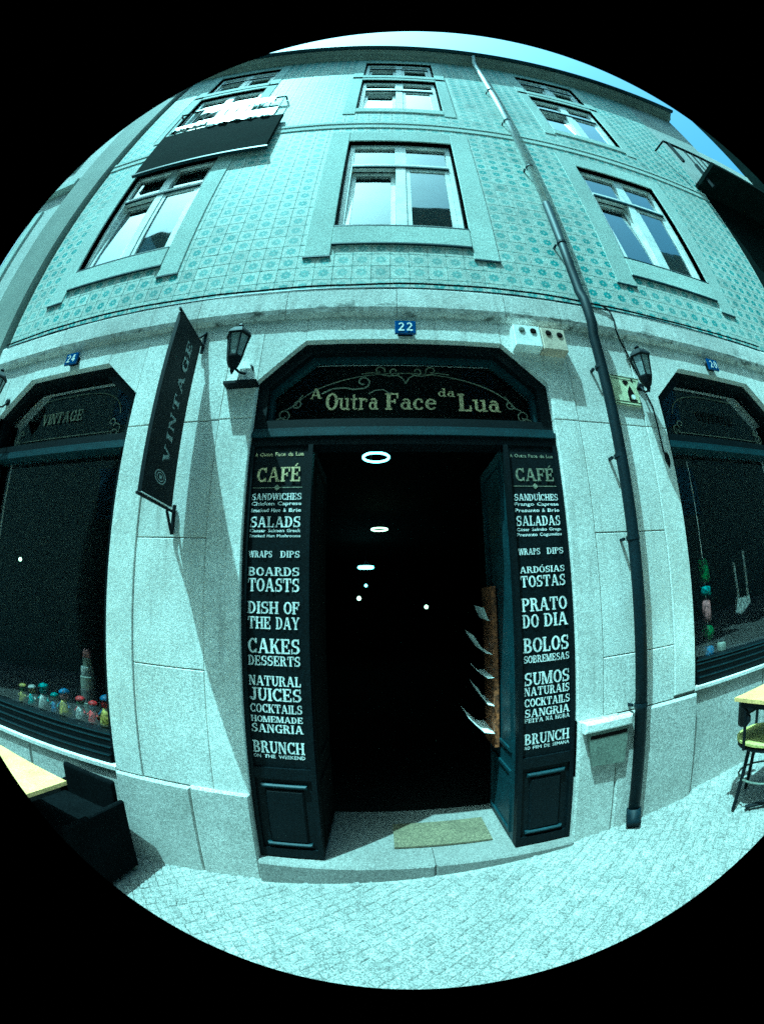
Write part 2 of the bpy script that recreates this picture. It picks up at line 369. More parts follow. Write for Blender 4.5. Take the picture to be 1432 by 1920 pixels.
def small(text, x0, x1, z0, z1, y, name, mat, parent):
    c = bpy.data.curves.new('t', 'FONT'); c.body = text; c.offset = .018; c.resolution_u = 2; c.fill_mode = 'FRONT'
    o = bpy.data.objects.new('t', c); COL.objects.link(o)
    dg = bpy.context.evaluated_depsgraph_get(); me = bpy.data.meshes.new_from_object(o.evaluated_get(dg))
    bpy.data.objects.remove(o)
    xs = [v.co.x for v in me.vertices]; ys = [v.co.y for v in me.vertices]
    ax, bx, ay, by = min(xs), max(xs), min(ys), max(ys); L = world_loc(parent)
    for v in me.vertices:
        v.co = (x0+(v.co.x-ax)/(bx-ax)*(x1-x0)-L.x, y-.001-L.y, z0+(v.co.y-ay)/(by-ay)*(z1-z0)-L.z)
    me.materials.clear(); me.materials.append(mat); me.name = name
    q = bpy.data.objects.new(name, me); COL.objects.link(q); q.parent = parent; return q
def ribbon(m, pts, wd, y):
    pts = [Vector((a, b)) for a, b in pts]; L = []
    for i, p_ in enumerate(pts):
        d = (pts[min(i+1, len(pts)-1)]-pts[max(i-1, 0)]).normalized(); n = Vector((-d.y, d.x))*wd/2; L.append((p_-n, p_+n))
    for (a, b), (c, d) in zip(L, L[1:]): m.poly([(a.x, y, a.y), (c.x, y, c.y), (d.x, y, d.y), (b.x, y, b.y)])
def spiral(cx, cz, r0, r1, a0, a1, n=26):
    return [(cx+(r0+(r1-r0)*k/n)*math.cos(R_(a0+(a1-a0)*k/n)), cz+(r0+(r1-r0)*k/n)*math.sin(R_(a0+(a1-a0)*k/n))) for k in range(n+1)]

# =================================================================== SETTING: street
WALL = 2.1
gr = MB(); gr.poly([(-90, -90, gz(-90)-.30), (90, -90, gz(90)-.30), (90, 90, gz(90)-.30), (-90, 90, gz(-90)-.30)])
gr.build('ground', M_FARPAVE, kind='structure')
st = MB(); st.poly([(-30, -8, gz(-30)-.05), (30, -8, gz(30)-.05), (30, -.1, gz(30)-.05), (-30, -.1, gz(-30)-.05)])
st.build('street', M_FARPAVE, kind='structure')
pv = MB()
pv.poly([(-30, -.1, gz(-30)-.006), (30, -.1, gz(30)-.006), (30, 2.6, gz(30)-.006), (-30, 2.6, gz(-30)-.006)])
pv.poly([(-30, -.1, gz(-30)-.08), (30, -.1, gz(30)-.08), (30, -.1, gz(30)-.012), (-30, -.1, gz(-30)-.012)])
pave = pv.build('pavement', M_SAND, kind='structure')
# cobbles: set in slightly wavering diagonal rows
CP = .056
cells = []
ang = R_(38); ca, sa = math.cos(ang), math.sin(ang)
for i in range(-115, 125):
    for j in range(-115, 125):
        a, b = i*CP, j*CP
        x = .3+ca*a-sa*b; y = 1.2+sa*a+ca*b
        if not (-3.6 < x < 4.6 and .25 < y < 2.16): continue
        if y > 2.02 and -.78 < x < 1.06: continue
        cells.append((x+random.uniform(-.006, .006), y+random.uniform(-.006, .006)))
cells.sort(key=lambda c: (c[0]-.05)**2+(c[1]-1.1)**2*1.4)
def cob_pts(h, s):
    o = []
    for (u, v) in ((-1, -1), (1, -1), (1, 1), (-1, 1)):
        o.append((u*h+random.uniform(-.003, .003), v*h+random.uniform(-.003, .003)))
    low = [(u, v, -.02) for u, v in o]; mid = [(u, v, s-.004) for u, v in o]; top = [(u*.84, v*.84, s+.0015) for u, v in o]
    return low+mid+top+[(0, 0, s+.0035)]
COBF = [(0, 1, 5, 4), (1, 2, 6, 5), (2, 3, 7, 6), (3, 0, 4, 7), (4, 5, 9, 8), (5, 6, 10, 9), (6, 7, 11, 10), (7, 4, 8, 11), (8, 9, 12), (9, 10, 12), (10, 11, 12), (11, 8, 12)]
variants = []
for k in range(8):
    me = bpy.data.meshes.new('cobble'); me.from_pydata(cob_pts(.0278, 0), [], COBF); me.materials.append(M_COBBLE); variants.append(me)
rest = MB()
tilt = math.atan(.072)
for k, (x, y) in enumerate(cells):
    s = random.uniform(-.0015, .0022); rz = ang+random.uniform(-.10, .10)
    if k < 300:
        o = bpy.data.objects.new('cobble', random.choice(variants)); COL.objects.link(o); o.parent = pave
        o.location = (x, y, gz(x)+s); o.rotation_euler = (random.uniform(-.03, .03), -tilt+random.uniform(-.03, .03), rz)
    else:
        c_, s_ = math.cos(rz), math.sin(rz); b0 = len(rest.v)
        for (u, v, h) in cob_pts(.0278, s):
            xx = x+u*c_-v*s_; rest.v.append(Vector((xx, y+u*s_+v*c_, gz(xx)+h)))
        rest.f += [[q+b0 for q in f] for f in COBF]
rest.build('cobble', M_COBBLE, pave, kind='stuff')

# =================================================================== THE CAFE BUILDING
B = thing('cafe_building', (.15, 2.1, 0), 'tile-fronted old building with the cafe doorway and shop windows at street level', 'building')
XL, XR, EAVE = -3.45, 4.38, 10.0
WINX = (-2.33, .15, 2.63)
WW, SURR = .53, .20
floors = [(4.38, 6.06), (7.13, 8.55), (8.80, 9.72)]
holes = [(x-WW, x+WW, z0, z1) for x in WINX for z0, z1 in floors]
def grid_wall(m, x0, x1, z0, z1, holes, y0, y1):
    xs = sorted({x0, x1, *[min(max(h[0], x0), x1) for h in holes], *[min(max(h[1], x0), x1) for h in holes]})
    zs = sorted({z0, z1, *[min(max(h[2], z0), z1) for h in holes], *[min(max(h[3], z0), z1) for h in holes]})
    for a, b in zip(xs, xs[1:]):
        run = None
        for c, d in zip(zs, zs[1:]):
            mx, mz = (a+b)/2, (c+d)/2
            if any(h[0] < mx < h[1] and h[2] < mz < h[3] for h in holes):
                if run: m.box((a, y0, run[0]), (b, y1, run[1])); run = None
            else: run = (run[0], d) if run else (c, d)
        if run: m.box((a, y0, run[0]), (b, y1, run[1]))
m = P(B); grid_wall(m, XL, XR, 3.5, EAVE+.05, holes, WALL+.012, WALL+.42); m.build('wall', M_GROUT, B)
# tiles
surr_rects = []
for x in WINX:
    for f, (z0, z1) in enumerate(floors):
        surr_rects.append((x-WW-SURR, x+WW+SURR, z0-(.36 if f == 0 else .2), z1+(.24 if f == 0 else .16)))
tiles = []
nx = int((XR-XL)/TS+.5); nz = int((EAVE-TZ0)/TS)+1
for i in range(nx):
    for j in range(nz):
        x, z = TX0+(i+.5)*TS, TZ0+(j+.5)*TS
        if z > EAVE-.02 or 6.44 < z < 6.64: continue
        if any(a+TS*.45 < x < b-TS*.45 and c+TS*.45 < z < d-TS*.45 for a, b, c, d in surr_rects):
            ok = False
            for xw in WINX:      # the notch between the ears of the lower surround shows tiles
                if abs(x-xw) < WW and 4.0 < z < 4.16: ok = True
            if not ok: continue
        tiles.append((x, z))
tiles.sort(key=lambda q: (q[0]-.2)**2*1.1+(q[1]-1.6)**2*1.5)
tm = MB(); h = TS/2-.0014
tm.cbox((-h, -.0045, -h), (h, .0, h), .0012)
tmesh = bpy.data.meshes.new('tile'); tmesh.from_pydata([tuple(v) for v in tm.v], [], tm.f[:9]); tmesh.materials.append(M_TILE)
tr_ = P(B); L = world_loc(B)
for k, (x, z) in enumerate(tiles):
    if k < 300:
        o = bpy.data.objects.new('tile', tmesh); COL.objects.link(o); o.parent = B
        o.location = (x-L.x, WALL+.0118-L.y, z-L.z); o.rotation_euler = (random.uniform(-.012, .012), 0, random.uniform(-.012, .012))
    else:
        tr_.cbox((x-h, WALL+random.uniform(.0068, .0082), z-h), (x+h, WALL+.0118, z+h), .0012)
tr_.build('tile', M_TILE, B, kind='stuff')
m = P(B); m.box((XL, WALL-.003, 6.45), (XR, WALL+.3, 6.56)); m.box((XL, WALL-.012, 6.563), (XR, WALL+.3, 6.62)); m.build('floor_band', M_TRIM, B)

# upper windows ------------------------------------------------------
def upper_window(xc, z0, z1, f):
    a, b = xc-WW, xc+WW
    s = P(B); y0, y1 = WALL-.002, WALL+.10
    top = z1+(.24 if f == 0 else .16)
    if f == 0:
        s.cbox((a-SURR, y0, z0-.36), (a, y1, top), .005); s.cbox((b, y0, z0-.36), (b+SURR, y1, top), .005)
        s.cbox((a, y0+.002, z1), (b, y1, top), .005); s.cbox((a, y0-.006, z0-.22), (b, y1, z0), .005)
    else:
        s.cbox((a-SURR*.75, y0, z0-.2), (a, y1, top), .005); s.cbox((b, y0, z0-.2), (b+SURR*.75, y1, top), .005)
        s.cbox((a, y0+.002, z1), (b, y1, top), .005); s.cbox((a, y0-.006, z0-.14), (b, y1, z0), .005)
    s.build('window_surround', M_TRIM, B)
    if f == 0:
        g = P(B); g.box((a-SURR-.004, WALL-.006, z0-.374), (a+.0, WALL+.01, z0-.362)); g.box((b, WALL-.006, z0-.374), (b+SURR+.004, WALL+.01, z0-.362))
        g.box((a, WALL-.013, z0-.235), (b, WALL+.01, z0-.222)); g.box((a, WALL-.008, z0+.001), (b, WALL+.05, z0+.016)); g.build('drip_edge', M_PAINT2, B)
    W = bpy.data.objects.new('window', None); COL.objects.link(W); W.parent = B; W.location = Vector((xc, WALL, z0))-L
    W.empty_display_size = .1
    yf = WALL+.055
    zt = z0+(z1-z0)*.69
    m = P(W)   # dark weather seam and outer frame
    m.box((a, yf+.02, z0), (a+.022, yf+.10, z1)); m.box((b-.022, yf+.02, z0), (b, yf+.10, z1)); m.box((a+.022, yf+.02, z1-.022), (b-.022, yf+.10, z1)); m.box((a+.022, yf+.02, z0), (b-.022, yf+.10, z0+.022))
    m.build('weather_seam', M_PAINT2, W)
    a, b, za, zb = a+.022, b-.022, z0+.022, z1-.022
    m = P(W); t_ = .045
    m.box((a, yf, za), (a+t_, yf+.07, zb)); m.box((b-t_, yf, za), (b, yf+.07, zb))
    m.box((a+t_, yf+.001, zb-t_), (b-t_, yf+.07, zb)); m.box((a+t_, yf+.001, za), (b-t_, yf+.07, za+t_))
    m.box((xc-.045, yf-.004, za+t_), (xc+.045, yf+.07, zt-.02)); m.box((xc-.055, yf-.004, zt+.02), (xc+.055, yf+.07, zb-t_))
    m.box((a+t_, yf-.010, zt-.02), (b-t_, yf+.07, zt+.02))
    m.build('frame', M_WHITE, W)
    m = P(W); m.box((a+t_, yf-.016, zt-.046), (b-t_, yf+.01, zt-.0205)); m.build('transom_drip', M_PAINT2, W)
    for sx in (-1, 1):
        p0, p1 = (a+t_, xc-.045) if sx < 0 else (xc+.045, b-t_)
        m = P(W); m.box((p0, yf+.03, zt+.02), (p1, yf+.034, zb-t_)); m.build('pane', M_GLASS_U, W)
        # casement: left one is tilted inward at the top
        q0, q1, r0, r1 = p0+.003, p1-.003, za+t_+.003, zt-.05
        hinge = Vector((0, yf+.02, r0))
        ang_ = R_(3.5) if sx < 0 else 0
        m = P(W); t2 = .04
        m.box((q0, yf+.005, r0), (q0+t2, yf+.05, r1)); m.box((q1-t2, yf+.005, r0), (q1, yf+.05, r1))
        m.box((q0+t2, yf+.006, r0), (q1-t2, yf+.05, r0+t2)); m.box((q0+t2, yf+.006, r1-t2), (q1-t2, yf+.05, r1))
        n = P(W); n.box((q0+t2, yf+.02, r0+t2), (q1-t2, yf+.024, r1-t2))
        if ang_:
            wl = world_loc(W)
            for mm in (m, n):
                for v in mm.v:
                    p_ = v+wl-hinge; y_, z_ = p_.y, p_.z
                    p_.y = y_*math.cos(ang_)+z_*math.sin(ang_); p_.z = z_*math.cos(ang_)-y_*math.sin(ang_)
                    v[:] = p_+hinge-wl
        m.build('sash', M_WHITE, W); n.build('pane', M_GLASS_U, W)
    return W
for f, (z0, z1) in enumerate(floors):
    for x in WINX: upper_window(x, z0, z1, f)
m = P(B)
for z0, z1 in floors:
    m.box((XL+.1, WALL+1.6, z0-.5), (XR-.1, WALL+1.65, z1+.4)); m.box((XL+.1, WALL+.43, z0-.52), (XR-.1, WALL+1.6, z0-.501)); m.box((XL+.1, WALL+.43, z1+.401), (XR-.1, WALL+1.6, z1+.42))
m.build('room_shell', M_ROOMU, B)

# eave and roof --------------------------------------------------------
def eave(parent, x0, x1, z):
    m = P(parent)
    m.prism([(0, 0)]*3, 0, 0) if False else None
    prof = [(WALL+.4, z), (WALL-.06, z+.0), (WALL-.10, z+.05), (WALL-.14, z+.07), (WALL-.19, z+.11), (WALL-.19, z+.13), (WALL+.4, z+.2)]
    a = [m.pt((x0, y, zz)) for y, zz in prof]; b = [m.pt((x1, y, zz)) for y, zz in prof]; n = len(prof)
    for i in range(n): j = (i+1) % n; m.f.append([a[i], a[j], b[j], b[i]])
    m.f.append(a[::-1]); m.f.append(b)
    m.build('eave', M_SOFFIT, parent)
    g = P(parent)
    g.tube([(x0, WALL-.23, z+.10), (x1, WALL-.23, z+.10)], .045, 10); g.build('gutter', M_PAINT2, parent, True)
eave(B, XL, XR, EAVE)
m = P(B); m.poly([(XL, WALL-.2, EAVE+.19), (XR, WALL-.2, EAVE+.19), (XR, WALL+5, EAVE+1.2), (XL, WALL+5, EAVE+1.2)]); m.build('roof', M_ROOF, B)

# ground floor stonework -------------------------------------------------
DX0, DX1 = -.74, 1.04; DZ1 = 3.2; DC = 2.92
LX0, LX1, LS = -3.16, -1.62, .56
RX0, RX1, RS = 1.92, 3.38, .93
ZB, ZT = 3.39, 3.63
def surround(x0, x1, w0, w1, zs, chx, y0):
    """stone frame with a clipped-corner top"""
    s = P(B)
    s.cbox((x0-w0, y0, zs), (x0, WALL+.3, 2.67-.002), .005); s.cbox((x0-w0, y0, 2.67+.002), (x0, WALL+.3, ZB), .005)
    s.cbox((x1, y0, zs), (x1+w1, WALL+.3, 2.67-.002), .005); s.cbox((x1, y0, 2.67+.002), (x1+w1, WALL+.3, ZB), .005)
    s.prism([(x0, DC), (x0+chx, DZ1), (x0+chx, ZB), (x0, ZB)], y0+.001, WALL+.3)
    s.prism([(x1, DC), (x1, ZB), (x1-chx, ZB), (x1-chx, DZ1)], y0+.001, WALL+.3)
    s.cbox((x0+chx+.0015, y0, DZ1), (x1-chx-.0015, WALL+.3, ZB), .003)
    return s
surround(DX0, DX1, .21, .17, .56, .275, WALL-.004).build('door_surround', M_STONE, B)
surround(LX0, LX1, .2, .2, LS, .33, WALL-.004).build('shop_window_surround', M_STONE, B)
surround(RX0, RX1, .18, .18, RS, .30, WALL-.004).build('shop_window_surround', M_STONE, B)
courses = [.56, 1.255, 1.97, 2.67, 3.39]
def blocks(x0, x1, z0):
    zs = [z0]+[z for z in courses if z > z0+.1]
    for a, b in zip(zs, zs[1:]):
        m = P(B); m.cbox((x0+.003, WALL+random.uniform(-.001, .003), a+.0025), (x1-.003, WALL+.3, b-.0025), .004); m.build('stone_block', M_STONE, B)
blocks(-1.42, -.95, .56); blocks(1.21, 1.74, .91); blocks(-3.45, -3.36, .56); blocks(3.56, 4.38, .93)
m = P(B); m.box((-3.45, WALL+.02, .56), (-3.16, WALL+.28, ZB)); m.box((-1.62, WALL+.02, -.3), (DX0-.01, WALL+.28, ZB)); m.box((DX1+.01, WALL+.02, -.3), (1.92, WALL+.28, ZB)); m.box((3.38, WALL+.02, -.3), (4.38, WALL+.28, ZB))
m.build('wall', M_JOINT, B)
# plinths and aprons
def rough_slab(x0, x1, z0, z1, y0, name='plinth', mat=M_PLINTH, top=.0):
    m = P(B); m.cbox((x0, y0, z0), (x1, WALL+.3, z1), .012); return m.build(name, mat, B)
rough_slab(-1.62, -1.10, -.4, .556, WALL-.022); rough_slab(-1.097, DX0, -.4, .566, WALL-.026)
rough_slab(1.04, 1.30, -.4, .912, WALL-.022); rough_slab(1.303, 1.925, -.4, .906, WALL-.025)
rough_slab(-3.45, -2.45, -.6, .545, WALL+.012, 'apron_stone'); rough_slab(-2.447, -1.623, -.6, .548, WALL+.012, 'apron_stone')
rough_slab(1.93, 2.7, -.4, .915, WALL+.03, 'apron_stone'); rough_slab(2.703, 3.45, -.4, .915, WALL+.03, 'apron_stone')
rough_slab(3.453, 4.38, -.4, .926, WALL-.01)
m = P(B); m.cbox((LX0, WALL-.004, .5455), (LX1-.002, WALL+.12, .578), .004); m.build('window_sill', M_STONE, B)
m = P(B); m.cbox((RX0+.012, WALL+.006, .9155), (RX1, WALL+.12, .944), .004); m.build('window_sill', M_STONE, B)
# string course above the openings: separate lengths, chipped lower arris
cuts = [-3.45, -2.55, -1.25, -.62, .10, .82, 1.22, 1.66, 2.30, 3.1, 4.38]
for a, b in zip(cuts, cuts[1:]):
    m = P(B); n = max(4, int((b-a)/.03)); a_, b_ = a+.002, b-.002
    dz = random.uniform(-.004, .004)
    ring = []
    for i in range(n+1):
        x = a_+(b_-a_)*i/n
        nn = noise.noise(Vector((x*9, 3, 0)))*.007+noise.noise(Vector((x*31, 7, 0)))*.006
        chip = max(0, noise.noise(Vector((x*5.3, 11, 0)))-.25)*.05
        yo = WALL-.045
        ring.append([m.pt(q) for q in ((x, WALL+.2, ZT-.004), (x, yo+.012, ZT-.006+dz), (x, yo, ZT-.03+dz), (x, yo+.002+nn*.3, ZB+.055), (x, yo+.010, ZB+.02+abs(nn)+chip), (x, WALL-.012, ZB-.002+nn*.5), (x, WALL+.2, ZB-.001))])
    for A, C in zip(ring, ring[1:]):
        for k in range(6): m.f.append([A[k], A[k+1], C[k+1], C[k]])
    m.f.append(ring[0][::-1]); m.f.append(ring[-1])
    m.build('string_course_stone', M_BAND, B)
m = P(B)
for i in range(120):
    x0 = -3.45+7.83*i/120; x1 = x0+7.83/120
    a_, b_ = [.006+.006*noise.noise(Vector((q*6, 1, 5)))+.008*max(0, noise.noise(Vector((q*1.7, 1, 9)))) for q in (x0, x1)]
    m.poly([(x0, WALL-.036, ZT-.002), (x1, WALL-.036, ZT-.002), (x1, WALL-.034, ZT+b_), (x0, WALL-.034, ZT+a_)])
    m.poly([(x0, WALL-.034, ZT+a_), (x1, WALL-.034, ZT+b_), (x1, WALL+.01, ZT+b_), (x0, WALL+.01, ZT+a_)])
m.build('lead_flashing', M_PAINT2, B)

# ---- entrance joinery
YF = 2.16
E = bpy.data.objects.new('entrance', None); COL.objects.link(E); E.parent = B; E.location = Vector((.15, YF, .14))-L
def octa(x0, x1, zb, zc, zt, ch): return [(x0, zb), (x1, zb), (x1, zc), (x1-ch, zt), (x0+ch, zt), (x0, zc)]
def octframe(m, o, i, y0, y1):
    for k in range(6):
        j = (k+1) % 6
        m.f.append([m.pt((o[k][0], y0, o[k][1])), m.pt((o[j][0], y0, o[j][1])), m.pt((i[j][0], y0, i[j][1])), m.pt((i[k][0], y0, i[k][1]))])
        m.f.append([m.pt((i[k][0], y0, i[k][1])), m.pt((i[j][0], y0, i[j][1])), m.pt((i[j][0], y1, i[j][1])), m.pt((i[k][0], y1, i[k][1]))])
        m.f.append([m.pt((o[j][0], y0, o[j][1])), m.pt((o[k][0], y0, o[k][1])), m.pt((o[k][0], y1, o[k][1])), m.pt((o[j][0], y1, o[j][1]))])
m = P(E)
o1 = octa(DX0+.002, DX1-.002, 2.60, DC+.005, DZ1-.002, .27)
i1 = octa(DX0+.07, DX1-.07, 2.665, DC-.03, DZ1-.07, .25)
octframe(m, o1, i1, 2.14, 2.26); m.build('fanlight_frame', M_PAINT, E)
m = P(E)
i2 = octa(DX0+.095, DX1-.095, 2.69, DC-.045, DZ1-.095, .245)
octframe(m, i1, i2, 2.19, 2.25); m.build('fanlight_bead', M_PAINT2, E)
m = P(E); m.prism(i2, 2.232, 2.238); m.build('fanlight_glass', M_GLASS_S, E)
m = P(E); m.box((DX0+.001, 2.115, 2.552), (DX1-.001, 2.27, 2.585)); m.box((DX0+.001, 2.135, 2.5855), (DX1-.001, 2.27, 2.612)); m.build('transom_bar', M_PAINT2, E)
m = P(E); m.box((DX0+.001, 2.128, 2.50), (DX1-.001, 2.25, 2.5515)); m.build('door_head', M_PAINT, E)
# gold writing on the fanlight
YG = 2.226
def gold(pt_fn=None): pass
sc = YG/2.2
def gx(x): return x*sc
def gzz(z): return 1.6+(z-1.6)*sc
def gtxt(t, x0, x1, z0, z1, gap=.02, mat=M_GOLD): slab(t, gx(x0), gx(x1), gzz(z0), gzz(z1), YG, 'gold_lettering', mat, E, gap)
gtxt('A', -.428, -.350, 2.832, 2.905)
gtxt('Outra', -.328, -.010, 2.750, 2.870)
gtxt('Face', .030, .340, 2.750, 2.865)
gtxt('da', .350, .455, 2.845, 2.905)
gtxt('Lua', .470, .735, 2.748, 2.870)
m = P(E); k = 0
def rb(pts, wd=.008):
    global k
    k += 1; ribbon(m, [(gx(a), gzz(b)) for a, b in pts], wd, YG-.0004*k)
rb([(-.56+1.30*i/20, 2.668) for i in range(21)], .007); rb([(.75+.17*i/6, 2.66) for i in range(7)], .007)
rb([(.155+.70*math.cos(R_(a)), 2.70+.31*math.sin(R_(a))) for a in range(14, 167, 5)], .006)
rb([(-.355, 2.865), (-.29, 2.90), (-.22, 2.905), (-.16, 2.893), (-.10, 2.90)]+spiral(-.105, 2.945, .045, .014, -85, 300), .010)
rb([(.06, 2.86), (.02, 2.89), (-.03, 2.885), (-.07, 2.86)], .007)
for cx, sg in ((-.60, 1), (.90, -1)):
    rb([(cx+sg*(a-0), b) for a, b in spiral(0, 2.655, .055, .02, 0, 520, 40)], .009)
    rb([(cx+sg*a, b) for a, b in spiral(.02, 2.725, .042, .014, -100, 330)], .008)
    rb([(cx+sg*a, b) for a, b in spiral(.10, 2.80, .03, .010, -150, 250)], .008)
    rb([(cx+sg*a, b) for a, b in ((.03, 2.76), (.07, 2.78), (.11, 2.83), (.13, 2.86))], .007)
for a, b in ((.62, 2.655), (.70, 2.64)): rb(spiral(a, b, .045, .012, 180, 620), .007)
for sg in (-1, 1):
    rb([(.155+sg*a, b) for a, b in spiral(.07, 3.02, .035, .010, 200, 560)], .008)
    rb([(.155+sg*a, b) for a, b in spiral(.16, 3.025, .035, .010, 200, -120)], .008)
    rb([(.155+sg*a, b) for a, b in ((.0, 2.93), (.02, 2.97), (.05, 2.99), (.10, 2.985), (.2, 3.01), (.27, 3.0))], .008)
m.build('gold_scrollwork', M_DIMGOLD, E, kind='stuff')

# side panels with the printed menu
LROWS = [('s', 'A Outra Face da Lua', 2.432, 2.462, 'g'), ('B', 'CAFÉ', 2.288, 2.372, 'g'), ('B', 'SANDWICHES', 2.185, 2.222, 'w'), ('s', 'Chicken  Caprese', 2.149, 2.176, 'w'), ('s', 'Smoked Ham & Brie', 2.112, 2.138, 'w'),
 ('B', 'SALADS', 2.034, 2.093, 'w'), ('s', 'Caesar  Salmon  Greek', 2.002, 2.026, 'w'), ('s', 'Smoked Ham  Mushrooms', 1.976, 1.996, 'w'), ('W', 'WRAPS DIPS', 1.872, 1.907, 'w'),
 ('B', 'BOARDS', 1.775, 1.820, 'w'), ('B', 'TOASTS', 1.692, 1.762, 'w'), ('B', 'DISH OF', 1.576, 1.640, 'w'), ('B', 'THE DAY', 1.496, 1.560, 'w'), ('B', 'CAKES', 1.368, 1.446, 'w'),
 ('B', 'DESSERTS', 1.303, 1.355, 'w'), ('B', 'NATURAL', 1.194, 1.248, 'w'), ('B', 'JUICES', 1.112, 1.182, 'w'), ('B', 'COCKTAILS', 1.046, 1.094, 'w'), ('B', 'HOMEMADE', .994, 1.028, 'w'),
 ('B', 'SANGRIA', .935, .982, 'w'), ('B', 'BRUNCH', .816, .885, 'w'), ('s', 'ON THE WEEKEND', .780, .806, 'w')]
RROWS = [('s', 'A Outra Face da Lua', 2.422, 2.450, 'd'), ('B', 'CAFÉ', 2.285, 2.362, 'd'), ('B', 'SANDUÍCHES', 2.170, 2.208, 'w'), ('s', 'Frango  Caprese', 2.134, 2.160, 'w'), ('s', 'Presunto & Brie', 2.098, 2.124, 'w'),
 ('B', 'SALADAS', 2.026, 2.082, 'w'), ('s', 'César  Salmão  Grega', 1.992, 2.014, 'w'), ('s', 'Presunto  Cogumelos', 1.962, 1.986, 'w'), ('W', 'WRAPS DIPS', 1.865, 1.900, 'w'),
 ('B', 'ARDÓSIAS', 1.765, 1.800, 'w'), ('B', 'TOSTAS', 1.688, 1.750, 'w'), ('B', 'PRATO', 1.556, 1.628, 'w'), ('B', 'DO DIA', 1.468, 1.540, 'w'), ('B', 'BOLOS', 1.332, 1.412, 'w'),
 ('B', 'SOBREMESAS', 1.276, 1.316, 'w'), ('B', 'SUMOS', 1.150, 1.222, 'w'), ('B', 'NATURAIS', 1.092, 1.140, 'w'), ('B', 'COCKTAILS', 1.030, 1.076, 'w'), ('B', 'SANGRIA', .970, 1.016, 'w'),
 ('B', 'FEITA NA HORA', .938, .962, 'w'), ('B', 'BRUNCH', .808, .872, 'w'), ('s', 'AO FIM DE SEMANA', .772, .798, 'w')]
def side_panel(x0, x1, rows, tx0, tx1, leafx0, leafx1, ledge):
    yp = 2.13
    pn = bpy.data.objects.new('door_panel', None); COL.objects.link(pn); pn.parent = E; pn.location = Vector(((x0+x1)/2, yp, .14))-world_loc(E)
    m = P(pn); m.box((x0, yp+.006, .142), (x1, yp+.045, 2.4995)); m.build('panel_board', M_PAINT, pn)
    m = P(pn); e = .026
    m.box((x0, yp-.012, .142), (x0+e, yp+.0055, 2.4995)); m.box((x1-e, yp-.012, .142), (x1, yp+.0055, 2.4995))
    m.box((x0+e, yp-.010, .142), (x1-e, yp+.0055, .20)); m.box((x0+e, yp-.010, .665), (x1-e, yp+.0055, .73)); m.build('panel_rail', M_PAINT, pn)
    m = P(pn); m.cbox((x0+.075, yp-.009, .245), (x1-.075, yp+.0055, .595), .010); m.build('raised_panel', M_PAINT, pn)
    for zz in (.222, .61): m = P(pn); m.cbox((x0+.055, yp-.016, zz), (x1-.055, yp+.0055, zz+.022), .008); m.build('panel_moulding', M_PAINT2, pn)
    for kind, t_, z0, z1, cl in rows:
        mt = {'g': M_GOLD, 'd': M_DIMGOLD, 'w': M_PRINT}[cl]
        a, b = tx0, tx1
        if t_ == 'CAFÉ': a, b = tx0+.02, tx1-.01
        if kind == 'W': t_ = 'WRAPS   DIPS'
        words, x_ = t_.split(), 0.0
        gapw = .9 if kind == 's' else (1.6 if kind == 'W' else .6)
        tot = sum(len(q) for q in words)+gapw*(len(words)-1)
        for q in words:
            wa, wb = a+(b-a)*x_/tot, a+(b-a)*(x_+len(q))/tot
            if kind == 's':
                dz = (z1-z0)*.22 if not any(c in 'pgqyç' for c in q) else 0
                small(q, wa, wb, z0+dz, z1, yp+.005, 'lettering', mt, pn)
            else: slab(q, wa, wb, z0, z1, yp+.005, 'lettering', mt, pn)
            x_ += len(q)+gapw
    m = P(pn); ribbon(m, [(tx0, 2.255), (tx1, 2.255)], .004, yp+.004)
    c = (tx0+tx1)/2; m.poly([(c-.018, yp+.0035, 2.255), (c, yp+.0035, 2.237), (c+.018, yp+.0035, 2.255), (c, yp+.0035, 2.273)]); m.build('gold_rule', M_DIMGOLD, pn)
    # folded leaf standing back into the doorway
    lf = bpy.data.objects.new('door_leaf', None); COL.objects.link(lf); lf.parent = E; lf.location = Vector(((leafx0+leafx1)/2, 2.4, .14))-world_loc(E)
    inner = leafx0 if ledge > 0 else leafx1
    m = P(lf); m.box((leafx0, yp+.048, .145), (leafx1, 2.72, 2.4995)); m.build('leaf_board', M_PAINT2 if ledge > 0 else M_ROOM, lf)  # left leaf's shade is put into its colour, near black
    m = P(lf); d = -.012*ledge
    for za, zb in ((.19, .62), (.74, 2.44)):
        m.box((inner, yp+.10, za), (inner+d, yp+.12, zb)); m.box((inner, 2.64, za), (inner+d, 2.66, zb)); m.box((inner, yp+.1205, zb-.02), (inner+d, 2.6395, zb)); m.box((inner, yp+.1205, za), (inner+d, 2.6395, za+.02))
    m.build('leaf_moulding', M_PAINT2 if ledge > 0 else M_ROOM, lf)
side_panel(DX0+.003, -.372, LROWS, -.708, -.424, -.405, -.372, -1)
side_panel(.700, DX1-.003, RROWS, .738, 1.008, .700, .735, 1)
# threshold, doormat
m = P(B)
m.cbox((DX0+.001, 2.045, -.25), (.235, 2.25, .131), .010); m.build('door_step', M_STEP, B)
m = P(B); m.cbox((.239, 2.047, -.25), (DX1-.001, 2.25, .133), .010); m.build('door_step', M_STEP, B)
m = P(B); m.box((DX0+.001, 2.2505, -.2), (DX1-.001, 2.78, .1305)); m.build('threshold', M_STEP, B)
dm = MB(); dm.box((.02, 2.255, .1345), (.60, 2.56, .147)); o = dm.build('doormat', M_MAT); tag(o, 'olive brown doormat lying on the sunlit threshold', 'doormat')

